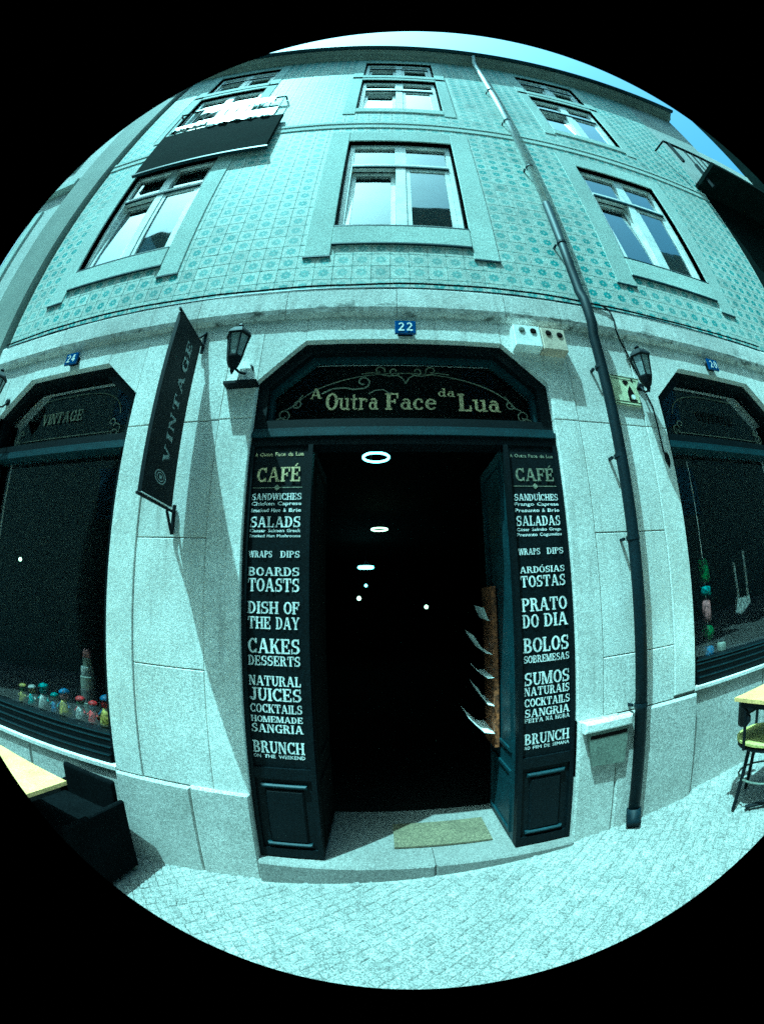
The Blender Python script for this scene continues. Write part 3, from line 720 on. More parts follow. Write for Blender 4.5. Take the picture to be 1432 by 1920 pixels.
# shop windows
def shop_window(x0, x1, zs, name_word, tx0, tx1, tz0, tz1, steps, mat_l, both):
    Wn = bpy.data.objects.new('shop_window', None); COL.objects.link(Wn); Wn.parent = B; Wn.location = Vector(((x0+x1)/2, YF, zs))-L
    m = P(Wn); cb = .33 if x0 < 0 else .30
    o1 = octa(x0+.002, x1-.002, 2.60, DC+.004, DZ1-.002, cb-.004); i1 = octa(x0+.06, x1-.06, 2.66, DC-.02, DZ1-.07, cb-.02)
    octframe(m, o1, i1, 2.15, 2.26); m.build('fanlight_frame', M_PAINT, Wn)
    m = P(Wn); m.box((x0+.002, 2.15, zs+.017), (x0+.055, 2.25, 2.549)); m.build('jamb', M_PAINT, Wn)
    m = P(Wn); m.box((x1-.055, 2.15, zs+.017), (x1-.002, 2.25, 2.549)); m.build('jamb', M_PAINT, Wn)
    m = P(Wn); m.box((x0+.002, 2.125, 2.55), (x1-.002, 2.27, 2.583)); m.box((x0+.002, 2.14, 2.5835), (x1-.002, 2.27, 2.606)); m.build('transom_bar', M_PAINT2, Wn)
    m = P(Wn); m.prism(i1, 2.226, 2.232); m.build('fanlight_glass', M_GLASS_S, Wn)
    m = P(Wn); z = zs+.019; y = 2.125
    for hh, dy in steps:
        m.box((x0+.056, y, z), (x1-.056, 2.26, z+hh)); z += hh+.0005; y += dy
    m.build('bottom_rail', M_PAINT, Wn)
    zg = z
    m = P(Wn)
    z = zs+.019; y = 2.125
    for hh, dy in steps:
        m.box((x0+.06, y-.004, z+hh-.007), (x1-.06, y-.0003, z+hh-.001)); z += hh+.0005; y += dy
    m.build('rail_edge', M_PAINT2, Wn)
    m = P(Wn); m.box((x0+.055, 2.228, zg), (x1-.055, 2.234, 2.549)); m.build('pane', M_GLASS_S, Wn)
    if name_word: slab(name_word, tx0, tx1, tz0, tz1, 2.222, 'gold_lettering', mat_l, Wn)
    m = P(Wn); q = 0
    cx0, cx1 = x0+.24, x1-.22
    def r2(pts, wd=.006):
        nonlocal q
        q += 1; ribbon(m, pts, wd, 2.222-.0004*q)
    r2([(cx0+(cx1-cx0)*i/14, 2.715) for i in range(15)])
    c = (cx0+cx1)/2; hw = (cx1-cx0)/2
    r2([(c+(hw+.03)*math.copysign(abs(math.cos(R_(a)))**.6, math.cos(R_(a))), 2.78+.27*abs(math.sin(R_(a)))**.7) for a in range(8, 173, 6)])
    for e_, sg in ((cx0, -1), (cx1, 1)):
        r2([(e_+sg*a, b) for a, b in spiral(.0, 2.70, .05, .014, 180, 600, 34)], .008)
        r2([(e_+sg*a, b) for a, b in spiral(-.03, 2.785, .035, .010, -60, 300)], .008)
        r2([(e_+sg*a, b) for a, b in spiral(.01, 2.74, .05, .03, -80, 90)], .007)
    m.build('gold_scrollwork', M_DIMGOLD, Wn, kind='stuff')
    m = P(Wn); m.box((x0-.1, 2.27, zg-.05), (x1+.1, 2.95, zg-.02)); m.build('display_shelf', M_BLACK, Wn)
    return zg
zgL = shop_window(LX0, LX1, LS, 'VINTAGE', -2.66, -2.19, 2.835, 2.925, [(.055, .02), (.045, .02), (.045, .015), (.03, .0)], M_DIMGOLD, True)
zgR = shop_window(RX0, RX1, RS, 'VINTAGE', 2.40, 2.86, 2.835, 2.915, [(.05, .02), (.04, .02), (.04, .015), (.02, .0)], M_ROOM, True)

# dark interior
m = P(B)
IX0, IX1, IY1, IZ = -3.4, 4.3, 15.0, 3.02
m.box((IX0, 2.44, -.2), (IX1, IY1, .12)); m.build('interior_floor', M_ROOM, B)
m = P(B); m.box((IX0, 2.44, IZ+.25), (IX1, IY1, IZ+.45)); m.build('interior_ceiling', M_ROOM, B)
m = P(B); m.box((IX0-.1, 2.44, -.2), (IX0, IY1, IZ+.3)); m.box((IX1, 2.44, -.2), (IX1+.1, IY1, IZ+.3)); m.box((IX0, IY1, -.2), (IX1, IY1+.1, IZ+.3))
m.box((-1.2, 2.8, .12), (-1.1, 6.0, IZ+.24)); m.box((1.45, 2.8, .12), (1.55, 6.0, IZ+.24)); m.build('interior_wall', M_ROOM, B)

# =================================================================== THINGS ON AND AROUND THE FACADE
# ring lamps deep in the room
def ring(name, x, y, z, r, rr, mat, label, cat='ceiling lamp', grp='lit lamps inside the cafe'):
    t_ = thing(name, (x, y, z), label, cat, grp)
    m = P(t_); pts = [(x+r*math.cos(2*math.pi*k/24), y+r*math.sin(2*math.pi*k/24), z) for k in range(25)]; m.tube(pts, rr, 8, False); m.build('light_ring', mat, t_, True)
    m = P(t_)
    for a in (0, 120, 240): m.tube([(x+r*math.cos(R_(a)), y+r*math.sin(R_(a)), z), (x, y, z+.16)], .003, 5)
    m.tube([(x, y, z+.16), (x, y, IZ+.25)], .003, 5); m.build('suspension', M_BLACK, t_)
ring('ring_lamp', -.035, 3.38, 2.90, .112, .011, M_LAMP, 'glowing white ring lamp hanging just inside the cafe door, nearest and largest')
ring('ring_lamp', -.02, 6.62, 2.90, .13, .012, M_LAMP2, 'yellowish ring lamp second from the door, deeper in the cafe')
ring('ring_lamp', -.36, 9.7, 2.60, .16, .035, M_LAMP, 'white drum-like ring lamp far inside the cafe, third in line')
def bulb(x, y, z, r, mat, label):
    t_ = thing('pendant_bulb', (x, y, z), label, 'lamp', 'lit lamps inside the cafe')
    m = P(t_); m.lathe((x, y, z), [(.001, -r), (r*.7, -r*.7), (r, 0), (r*.7, r*.7), (r*.3, r)], 12); m.build('bulb', mat, t_, True)
    m = P(t_); m.tube([(x, y, z+r), (x, y, IZ+.25)], .004, 5); m.build('cord', M_BLACK, t_)
bulb(-.484, 13.0, 2.367, .05, M_LAMP, 'tiny white lamp point below the third ring lamp')
bulb(-.706, 13.0, 1.967, .07, M_LAMP2, 'small yellowish lamp lowest of the left column inside the cafe')
bulb(1.382, 13.0, 1.659, .065, M_LAMP2, 'single round yellow lamp far right inside the dark cafe')
bulb(-3.25, 2.75, 1.86, .018, M_LAMP2, 'small warm lamp glinting behind the VINTAGE shop window')

# projecting banner sign
SX = -1.165
sg = thing('hanging_sign', (SX, 2.1, 2.1), 'tall narrow black sign projecting from the wall beside the doorway, white letters running up it', 'sign')
m = P(sg); m.box((SX-.012, 1.70, 2.125), (SX+.012, 2.035, 3.20)); m.build('sign_board', M_BLACK, sg)
m = P(sg)
m.tube([(SX, 1.68, 2.11), (SX, WALL, 2.11)], .009, 8); m.build('support_bar', M_BLACK, sg); m = P(sg); m.tube([(SX, 1.68, 3.215), (SX, WALL, 3.215)], .009, 8)
m.build('support_bar', M_BLACK, sg)
m = P(sg); m.tube([(SX, 2.085, 1.985), (SX, 2.085, 2.15)], .012, 8); m.tube([(SX, 2.0, 2.10), (SX, 2.08, 1.985)], .009, 8); m.build('bracket', M_BLACK, sg); m = P(sg); m.tube([(SX, 2.085, 3.16), (SX, 2.085, 3.33)], .012, 8); m.tube([(SX, 2.0, 3.22), (SX, 2.08, 3.32)], .009, 8); m.build('bracket', M_BLACK, sg)
m = P(sg); m.tube([(SX+.014, 1.70, 2.119), (SX+.014, 2.035, 2.119)], .003, 6); m.build('edge_strip', M_WHITE, sg)
# letters read upwards; on the face toward the camera (+X)
def fsign(a, b, d): return (SX+.012+d, 1.93-b, 2.33+a)
slab('VINTAGE', 0, .78, 0, .07, 0, 'lettering', M_SIGNP, sg, .18, fsign)
m = P(sg)
def flogo(u, v, d): return (SX+.0135+d, 1.865+u, 2.245+v)
for kk, (r0, r1) in enumerate(((.062, .052), (.040, .032), (.018, .0))):
    for i in range(24):
        a, b = 2*math.pi*i/24, 2*math.pi*(i+1)/24
        m.poly([flogo(r0*math.cos(a), .6*r0*math.sin(a), kk*.0003), flogo(r0*math.cos(b), .6*r0*math.sin(b), kk*.0003), flogo(r1*math.cos(b), .6*r1*math.sin(b), kk*.0003), flogo(r1*math.cos(a), .6*r1*math.sin(a), kk*.0003)])
m.build('emblem', M_SIGNP, sg)

# wall lanterns
def make_lantern(x, z, label):
    y = 1.945
    t_ = thing('wall_lantern', (x, WALL, z), label, 'lantern', 'black lanterns on the street wall')
    m = P(t_)
    m.lathe((x, y, z), [(.012, .285), (.02, .27), (.012, .255), (.05, .235), (.078, .20), (.082, .185), (.074, .178)], 6); m.build('cap', M_BLACK, t_)
    m = P(t_)
    for k in range(6):
        a = 2*math.pi*k/6; m.tube([(x+.068*math.cos(a), y+.068*math.sin(a), z+.18), (x+.046*math.cos(a), y+.046*math.sin(a), z+.03)], .006, 6)
    m.lathe((x, y, z+.02), [(.05, 0), (.052, .012), (.046, .016)], 6); m.build('cage', M_BLACK, t_)
    m = P(t_)
    for k in range(6):
        a, b = 2*math.pi*k/6, 2*math.pi*(k+1)/6
        m.poly([(x+.044*math.cos(a), y+.044*math.sin(a), z+.035), (x+.044*math.cos(b), y+.044*math.sin(b), z+.035), (x+.066*math.cos(b), y+.066*math.sin(b), z+.178), (x+.066*math.cos(a), y+.066*math.sin(a), z+.178)])
    m.build('glass', M_FROST, t_)
    m = P(t_); m.lathe((x, y, z+.05), [(.012, -.02), (.024, .0), (.026, .04), (.012, .07)], 10); m.build('bulb', M_WHITE, t_, True)
    m = P(t_); m.lathe((x, y, z), [(.050, .02), (.036, -.02), (.016, -.045), (.014, -.06), (.003, -.085)], 6); m.build('finial', M_BLACK, t_)
    m = P(t_); m.tube([(x, y, z-.03), (x+.03, y+.05, z-.045), (x+.05, WALL-.05, z-.02), (x+.05, WALL-.0, z+.06)], .008, 8)
    m.build('arm', M_BLACK, t_); m = P(t_); m.lathe((x+.05, WALL-.012, z+.04), [(.03, -.01), (.03, .006), (.02, .012)], 12, 'Y'); m.build('wall_rose', M_BLACK, t_)
    return t_
l1 = make_lantern(-.855, 2.965, 'black six-sided lantern between the hanging sign and the doorway')
l2 = copy_tree(l1); l2.location = (1.715, WALL, 2.93); l2['label'] = 'black lantern fed by a dark cable above the broken street sign'
l3 = copy_tree(l1); l3.location = (-3.13, WALL, 3.0); l3['label'] = 'black lantern at the far end beyond the VINTAGE shop window'
# pale funnel shade below the first lantern
cb_ = thing('funnel_cover', (-.78, WALL, 2.80), 'pale tapering metal cover with dark lower rim under the lantern by the door', 'wall fitting')
m = P(cb_)
def frus(m, x0, x1, zl, xt0, xt1, zt, yb, yf):
    A = [(x0, WALL, zl), (x1, WALL, zl), (x1, yf, zl), (x0, yf, zl)]; C = [(xt0, WALL, zt), (xt1, WALL, zt), (xt1, yb, zt), (xt0, yb, zt)]
    a = [m.pt(p_) for p_ in A]; c = [m.pt(p_) for p_ in C]
    m.f.append(c[::-1]); m.f.append(a)
    for i in range(4): j = (i+1) % 4; m.f.append([a[j], a[i], c[i], c[j]])
frus(m, -.925, -.735, 2.888, -.87, -.81, 3.05, 2.07, 2.03); m.build('cover_body', M_STONE, cb_)
m = P(cb_); m.box((-.935, 2.022, 2.87), (-.725, WALL-.004, 2.8875)); m.build('lower_rim', M_BLACK, cb_)

# number plates
def number(x0, x1, z0, z1, txt, label, tz=0):
    t_ = thing('house_number', ((x0+x1)/2, 2.05, z0), label, 'number plate', 'blue enamel house numbers')
    m = P(t_); m.cbox((x0, 2.038, z0), (x1, 2.052, z1), .004); m.build('plate', M_ENAMEL, t_)
    m = P(t_); m.box((x0+.02, 2.0525, z0+.02), (x1-.02, 2.11, z1-.02)); m.build('backing', M_BLACK, t_)
    w_ = x1-x0; slab(txt, x0+w_*.14, x1-w_*.14, z0+.018, z1-.018, 2.038, 'lettering', M_PRINT, t_, .12)
number(.086, .216, 3.205, 3.308, '22', 'blue enamel number plate reading 22 above the doorway')
number(-2.395, -2.265, 3.225, 3.325, '24', 'small blue number plate above the VINTAGE shop window')
number(2.545, 2.665, 3.225, 3.325, '20', 'small blue number plate above the shop window right of the drainpipe')

# utility boxes
def ubox(x0, x1, z0, z1, mat, label, holes_):
    t_ = thing('utility_box', ((x0+x1)/2, WALL, z0), label, 'utility box', 'utility boxes over the doorway corner')
    m = P(t_); m.cbox((x0, 2.015, z0), (x1, WALL-.004, z1), .006); m.build('casing', mat, t_)
    for hx, hz, mm in holes_:
        m = P(t_); m.lathe((hx, 2.014, hz), [(.020, -.002), (.022, .004), (.012, .007)], 14, 'Y'); m.build('cap', mm, t_)
ubox(.835, 1.020, 3.145, 3.315, M_WHITE, 'white utility box with two round caps beside the doorway corner', [(.889, 3.272, M_GREY), (.968, 3.268, M_STAIN_SHADE)])
ubox(1.024, 1.198, 3.135, 3.312, M_BEIGE, 'brown-stained beige utility box next to the drainpipe', [(1.075, 3.266, M_STAIN_SHADE), (1.155, 3.260, M_STAIN_SHADE)])

# downpipe
dp = thing('drainpipe', (1.425, 2.03, gz(1.4)), 'long drainpipe down the facade, dark below and pale above', 'drainpipe')
m = P(dp); m.tube([(1.432, 2.035, 4.9), (1.425, 2.03, 4.0), (1.427, 2.025, 3.72), (1.430, 2.0, 3.62), (1.430, 1.995, 3.40), (1.428, 2.02, 3.30), (1.428, 2.03, 1.7), (1.424, 2.03, gz(1.42)+.13)], .036, 14); m.build('lower_pipe', M_PIPE, dp, True)
m = P(dp); m.tube([(1.432, 2.035, 4.905), (1.436, 2.035, 7.72), (1.43, 2.035, 9.8), (1.42, 2.0, 9.93), (1.41, 1.90, 10.04)], .034, 14); m.build('upper_pipe', M_PIPE_LIT, dp, True)
m = P(dp); m.tube([(1.424, 2.03, gz(1.42)+.128), (1.422, 2.02, gz(1.42)+.06), (1.40, 1.98, gz(1.42)+.035)], .047, 12); m.build('shoe', M_PIPE, dp, True)
for z in (.95, 1.92, 2.42, 3.05, 4.3, 5.6, 6.9, 8.2):
    m = P(dp); m.tube([(1.426, 2.032, z-.012), (1.426, 2.032, z+.012)], .041, 14); m.box((1.376, 2.06, z-.008), (1.392, 2.115, z+.008)); m.build('clip', M_PIPE, dp)

# cables
cbm = MB(); pts = [(1.47, 2.045, 3.640), (1.60, 2.04, 3.632), (1.655, 2.04, 3.60), (1.668, 2.04, 3.50), (1.655, 2.04, 3.42), (1.68, 2.06, 3.33), (1.73, 2.085, 3.24), (1.755, 2.09, 3.12)]
cbm.tube(pts, .007, 6); tag(cbm.build('cable', M_BLACK), 'dark cable dropping from the string course to the lantern by the drainpipe', 'cable')
cbm = MB(); cbm.tube([(1.80, 2.085, 2.92), (1.83, 2.085, 2.82), (1.83, 2.083, 2.70), (1.83, 2.083, 2.5), (1.85, 2.083, 2.42)], .006, 6)
tag(cbm.build('cable', M_BLACK), 'short cable hanging below the lantern beside the shop window corner', 'cable')
cbm = MB(); xs_ = [(-3.4+i*.16) for i in range(44)]
cbm.tube([(x, 2.052, 3.652+.012*math.sin(x*2.1)+.008*noise.noise(Vector((x*3, 0, 0)))) for x in xs_], .008, 6)
tag(cbm.build('cable', M_BLACK), 'thin dark cable running along the top of the stone string course', 'cable')

# broken tile street sign
ss = thing('street_sign', (1.59, WALL, 2.81), 'broken cream tile street sign with black patches and green border by the drainpipe', 'street sign')
m = P(ss); m.prism([(1.49, 2.815), (1.70, 2.808), (1.702, 2.90), (1.69, 2.945), (1.735, 3.03), (1.49, 3.04)], 2.082, WALL-.004); m.build('glazed_panel', M_CREAM, ss)
m = P(ss); ribbon(m, [(1.49, 2.838), (1.698, 2.832)], .006, 2.0812); m.build('border', M_DARKBOX, ss); m = P(ss); ribbon(m, [(1.49, 2.818), (1.70, 2.811)], .006, 2.081); ribbon(m, [(1.698, 2.81), (1.695, 2.88)], .006, 2.0808); m.build('border', M_DARKBOX, ss); m = P(ss); ribbon(m, [(1.49, 3.012), (1.70, 3.006)], .005, 2.0806); m.build('border', M_DARKBOX, ss); m = P(ss); ribbon(m, [(1.495, 3.034), (1.73, 3.026)], .006, 2.0804); m.build('border', M_DARKBOX, ss)
m = P(ss); yb_ = 2.0800
m.poly([(1.575, yb_, 2.995), (1.592, yb_, 2.965), (1.605, yb_, 2.962), (1.632, yb_, 2.992), (1.61, yb_, 3.004)])
m.build('black_patch', M_STAIN_SHADE, ss); m = P(ss); m.poly([(1.655, yb_, 3.0), (1.67, yb_, 2.99), (1.672, yb_, 3.02), (1.657, yb_, 3.025)])
m.build('black_patch', M_STAIN_SHADE, ss); m = P(ss); m.poly([(1.603, yb_, 2.845), (1.625, yb_, 2.85), (1.625, yb_, 2.90), (1.618, yb_, 2.94), (1.603, yb_, 2.91)])
m.poly([(1.618, yb_-.0003, 2.89), (1.66, yb_-.0003, 2.895), (1.635, yb_-.0003, 2.965), (1.615, yb_-.0003, 2.935)])
m.poly([(1.61, yb_-.0006, 2.838), (1.672, yb_-.0006, 2.84), (1.672, yb_-.0006, 2.856), (1.61, yb_-.0006, 2.858)])
m.build('black_patch', M_STAIN_SHADE, ss)
m = P(ss)
m.prism([(1.645+.016*math.cos(R_(a)), 2.876+.019*math.sin(R_(a))) for a in range(0, 360, 30)], 2.078, 2.0795); m.build('white_disc', M_PAPER, ss)

for o in [ss]: o.location.x += .03
# wall box with slanted lid
wb = thing('wall_letterbox', (1.21, WALL, .63), 'low grey metal box with pale ledge lid on the plinth between doorway and drainpipe', 'letterbox')
m = P(wb); m.prism([(1.118, .632), (1.335, .612), (1.352, .838), (1.085, .838)], 2.045, WALL-.03); m.build('box_body', M_GREY, wb)
m = P(wb); m.cbox((1.06, 2.03, .842), (1.378, WALL-.024, .905), .012); m.build('lid', M_STONE, wb)
m = P(wb); m.box((1.10, 2.0435, .80), (1.342, 2.0448, .822)); m.build('lid_shadow', M_STAIN_SHADE, wb)  # dark strip painted as the shadow line under the lid

# grime blobs on stone: patched hole by the window corner
def blob(x, z, w_, h_, label):
    m = MB(); n = 14
    m.prism([(x+w_*(.7+.5*random.random())*math.cos(2*math.pi*i/n), z+h_*(.7+.5*random.random())*math.sin(2*math.pi*i/n)) for i in range(n)], WALL-.0075, WALL-.004)
    tag(m.build('patch', M_STAIN_SHADE), label, 'mark')
blob(1.865, 2.44, .022, .055, 'dark broken patch in the stone beside the shop window corner')

# brochure rack in the doorway
br = thing('brochure_rack', (.68, 2.5, .14), 'orange-brown board with curling white leaflets against the open door leaf', 'brochure rack')
m = P(br); m.box((.660, 2.46, .70), (.688, 2.70, 1.72)); m.build('board', M_ORANGE, br)
for z, dx, hh in ((1.50, .05, .09), (1.30, .12, .13), (1.16, .10, .05), (.98, .10, .12), (.80, .16, .12)):
    m = P(br)
    pts = [(.655, 0), (.655-dx*.4, -.01+hh*.2), (.655-dx*.75, hh*.6), (.655-dx, hh)]
    for (xa, za), (xb, zb) in zip(pts, pts[1:]): m.poly([(xa, 2.44, z+za), (xb, 2.44, z+zb), (xb, 2.70, z+zb+.02), (xa, 2.70, z+za+.02)])
    m.build('leaflet', M_PAPER, br)

# toys in the VINTAGE window
def colour(name, c): return plain(name, tuple(x*.45 for x in c), .6, spec=.2, sp=(.3, 1.7), scale=120)
TC = [colour('toy_red', (.35, .015, .02)), colour('toy_yellow', (.35, .30, .05)), colour('toy_teal', (.06, .2, .19)), colour('toy_blue', (.04, .10, .22)), colour('toy_white', (.35, .36, .33)), colour('toy_pink', (.35, .18, .18)), colour('toy_green', (.05, .14, .025))]
def toy(x, h_, body, head, hat, label):
    zb = zgL-.02; y = 2.36; h_ *= 1.3
    t_ = thing('toy_figure', (x, y, zb), label, 'toy figure', 'small toy figures on the window shelf')
    m = P(t_); m.lathe((x, y, zb), [(h_*.24, 0), (h_*.26, h_*.12), (h_*.20, h_*.4), (h_*.12, h_*.58)], 12); m.build('body', body, t_, True)
    m = P(t_); m.lathe((x, y, zb+h_*.72), [(.004, -h_*.18), (h_*.15, -h_*.1), (h_*.18, 0), (h_*.14, h_*.1), (.004, h_*.17)], 12); m.build('head', head, t_, True)
    m = P(t_); m.lathe((x, y, zb+h_*.80), [(h_*.21, 0), (h_*.215, h_*.05), (h_*.16, h_*.12), (.004, h_*.17)], 12); m.build('hat', hat, t_, True)
    for s_ in (-1, 1): m = P(t_); m.tube([(x+s_*h_*.14, y, zb+h_*.5), (x+s_*h_*.27, y-.015, zb+h_*.34)], h_*.045, 6); m.build('arm', hat, t_)
toy(-1.84, .18, TC[1], TC[0], TC[3], 'yellow, red and blue toy figure nearest the stone jamb, largest of the row')
toy(-1.97, .13, TC[0], TC[3], TC[0], 'red toy figure with blue head, second from the stone jamb')
toy(-2.09, .14, TC[4], TC[6], TC[0], 'pale toy figure with red cap in front of the tin tower')
toy(-2.25, .16, TC[1], TC[5], TC[3], 'yellow toy figure with pink head and blue cap')
toy(-2.36, .12, TC[3], TC[4], TC[2], 'small blue toy figure with white head and teal cap')
toy(-2.48, .16, TC[4], TC[2], TC[2], 'white toy figure with teal head and teal cap')
toy(-2.62, .13, TC[2], TC[1], TC[4], 'teal toy figure with yellow head and white cap')
toy(-2.74, .12, TC[1], TC[6], TC[1], 'small yellow and green toy figure, farthest along the shelf')
tw = thing('tin_tower', (-2.12, 2.50, zgL-.02), 'tall narrow stack of greyish patterned tins behind the toy figures', 'tins')
zz = zgL-.02
for i, (hh, r, mt) in enumerate(((.11, .065, M_GREY), (.10, .06, M_ROOMU), (.09, .058, M_GREY), (.07, .05, TC[4]), (.06, .036, M_GREY), (.06, .032, TC[5]))):
    m = P(tw); m.lathe((-2.12, 2.50, zz), [(r*.96, 0), (r, .004), (r, hh-.006), (r*.94, hh-.001)], 16); m.build('tin', mt, tw, False); zz += hh
# things hanging in the other shop window
ho = thing('ornament_string', (2.30, 2.36, zgR), 'string of green, pink, blue and yellow ornaments hanging inside the shop window', 'ornament')
def orn(z, h_, r, mat, nm, sph=False):
    m = P(ho)
    m.lathe((2.30, 2.36, z), [(.004, 0), (r*.7, h_*.15), (r, h_*.5), (r*.7, h_*.85), (.004, h_)] if sph else [(r*.8, 0), (r, h_*.1), (r*.9, h_*.9), (r*.5, h_)], 12); m.build(nm, mat, ho, True)
orn(1.62, .17, .045, TC[6], 'green_bottle'); orn(1.52, .07, .045, TC[2], 'teal_cup'); orn(1.33, .17, .035, TC[5], 'pink_tassel'); orn(1.18, .13, .055, TC[6], 'green_ball', True); orn(1.06, .09, .05, TC[3], 'blue_box'); orn(1.0, .055, .018, TC[1], 'yellow_tag')
m = P(ho); m.tube([(2.30, 2.36, 1.0), (2.30, 2.36, 2.54)], .003, 5); m.build('string', M_WHITE, ho)
hb = thing('hanging_bag', (2.78, 2.40, 1.36), 'pale bag hanging by two long straps inside the shop window', 'bag')
m = P(hb); m.prism([(2.70, 1.34), (2.74, 1.32), (2.87, 1.40), (2.86, 1.47), (2.80, 1.45), (2.71, 1.46)], 2.385, 2.42); m.build('bag_body', TC[4], hb)
m = P(hb)
for a, b, t_ in ((2.725, 2.70, 1.74), (2.85, 2.84, 1.83)): m.prism([(a-.012, 1.45), (a+.012, 1.45), (b+.010, t_), (b-.010, t_)], 2.39, 2.40)
m.build('strap', TC[4], hb)
jr = thing('glass_jar', (2.45, 2.36, zgR-.02), 'small pale jar at the foot of the ornament string', 'jar')
m = P(jr); m.lathe((2.45, 2.36, zgR-.02), [(.035, 0), (.038, .01), (.036, .06), (.024, .075)], 14); m.build('jar_body', M_GREY, jr, True)
m = P(jr); m.lathe((2.45, 2.36, zgR+.056), [(.027, 0), (.027, .014), (.02, .018)], 14); m.build('lid', M_BLACK, jr)

# ---- café tables and chairs
def make_table(x, y, z, top, rz, label, hw, hd):
    t_ = thing('cafe_table', (x, y, z), label, 'table', 'yellow cafe tables on the pavement', rz)
    def Q(): return MB((0, 0, 0))
    m = Q(); m.box((-hw, -hd, top-.022), (hw, hd, top)); bm = m.build('tabletop', M_YELLOW, t_)
    m = Q(); m.box((-hw+.03, -hd+.03, top-.062), (hw-.03, hd-.03, top-.0225)); m.build('apron', M_BLACK, t_)
    m = Q(); m.tube([(0, 0, .03), (0, 0, top-.063)], .028, 12); m.build('pedestal', M_BLACK, t_, True)
    for k in range(4):
        a = k*math.pi/2+math.pi/4; m = Q(); m.tube([(0, 0, .06), (.28*math.cos(a), .28*math.sin(a), .018)], [.022, .014], 8); m.build('foot', M_BLACK, t_)
    return t_
def make_chair(x, y, z, rz, label, pad, h_=.86, tub=False):
    t_ = thing('cafe_chair', (x, y, z), label, 'chair', 'black cafe chairs on the pavement', rz)
    Q = lambda: MB((0, 0, 0))
    if tub:
        for s_ in (-1, 1): m = Q(); m.prism([(s_*.25-.02, .05), (s_*.25+.02, .05), (s_*.25+.02, .52), (s_*.25-.02, .52)], -.25, .25); m.build('side_panel', M_BLACKF, t_)
        m = Q(); m.box((-.2295, -.25, .10), (.2295, .2, .40)); m.build('seat_box', M_BLACKF, t_)
        m = Q(); m.box((-.2295, -.23, .4005), (.2295, .19, .46)); m.build('seat_pad', M_BLACKF, t_)
        m = Q(); m.box((-.2295, .201, .08), (.2295, .24, .64)); m.build('backrest', M_BLACKF, t_)
        for a, b in ((-1, -1), (1, -1), (1, 1), (-1, 1)): m = Q(); m.tube([(a*.235, b*.21, .05), (a*.25, b*.23, 0)], .014, 8); m.build('leg', M_GREY, t_)
        for ch in t_.children:
            if ch.name.startswith('leg'): continue
            bv = ch.modifiers.new('soft', 'BEVEL'); bv.width = .05 if ch.name.startswith(('side', 'back')) else .03; bv.segments = 3; bv.limit_method = 'NONE'
            if ch.name.startswith(('side', 'back')): bv.width = .018
        return t_
    m = Q(); m.lathe((0, 0, .43), [(.19, 0), (.215, .012), (.215, .026), (.20, .036)], 22); m.build('seat_pad', pad, t_)
    m = Q(); m.lathe((0, 0, .405), [(.20, 0), (.208, .006), (.208, .024)], 22); m.build('seat_ring', M_BLACK, t_)
    m = Q()   # curved, rounded back
    n = 14; rows_ = 6
    g = []
    for i in range(n+1):
        a = R_(-62+124*i/n); e = math.sqrt(max(0, 1-(abs(i-n/2)/(n/2))**3.2))
        z1 = .60+(h_-.60)*(.35+.65*e); z0 = .60-.06*e
        g.append([(.225*math.sin(a), .20*math.cos(a), z0+(z1-z0)*j/rows_) for j in range(rows_+1)])
    for off in (0, .018):
        ids = [[m.pt((p_[0]*(1+off*4), p_[1]*(1+off*4), p_[2])) for p_ in r_] for r_ in g]
        for A, C in zip(ids, ids[1:]):
            for j in range(rows_): m.f.append([A[j], C[j], C[j+1], A[j+1]] if off == 0 else [A[j+1], C[j+1], C[j], A[j]])
        if off == 0: first = ids
    for A, C in zip(first, first[1:]):
        pass
    for i in range(n):
        for j in (0, rows_):
            a, b = first[i][j], first[i+1][j]; c, d = ids[i+1][j], ids[i][j]; m.f.append([a, d, c, b])
    for i in (0, n):
        for j in range(rows_): m.f.append([first[i][j], first[i][j+1], ids[i][j+1], ids[i][j]])
    m.build('backrest', M_BLACK, t_, True)
    for k in range(4):
        a = R_(45+90*k); m = Q(); m.tube([(.15*math.cos(a), .15*math.sin(a), .41), (.21*math.cos(a), .21*math.sin(a), .0)], .012, 8); m.build('leg', M_BLACK, t_)
    for s_ in (-1, 1): m = Q(); m.tube([(s_*.17, .13, .41), (s_*.20, .13, .66)], .010, 8); m.build('back_post', M_BLACK, t_)
    m = Q(); m.tube([(.178*math.cos(R_(a)), .178*math.sin(R_(a)), .20) for a in range(0, 361, 20)], .007, 6, False); m.build('foot_ring', M_GREY, t_)
    return t_
make_table(-1.99, 1.32, gz(-2.0), .75, R_(-8), 'pale yellow square cafe table below the VINTAGE window', .34, .34)
make_chair(-1.80, 1.76, gz(-1.80), R_(-8), 'boxy black armchair beside the pale yellow table below the VINTAGE window', M_BLACKF, .60, True)
make_table(2.22, 1.44, gz(2.2), .735, R_(6), 'yellow cafe table below the right shop window, past the drainpipe', .30, .30)
make_chair(2.16, 1.62, gz(2.16), R_(28), 'black cafe chair with yellow seat pad past the drainpipe', M_YELLOW2, .68)

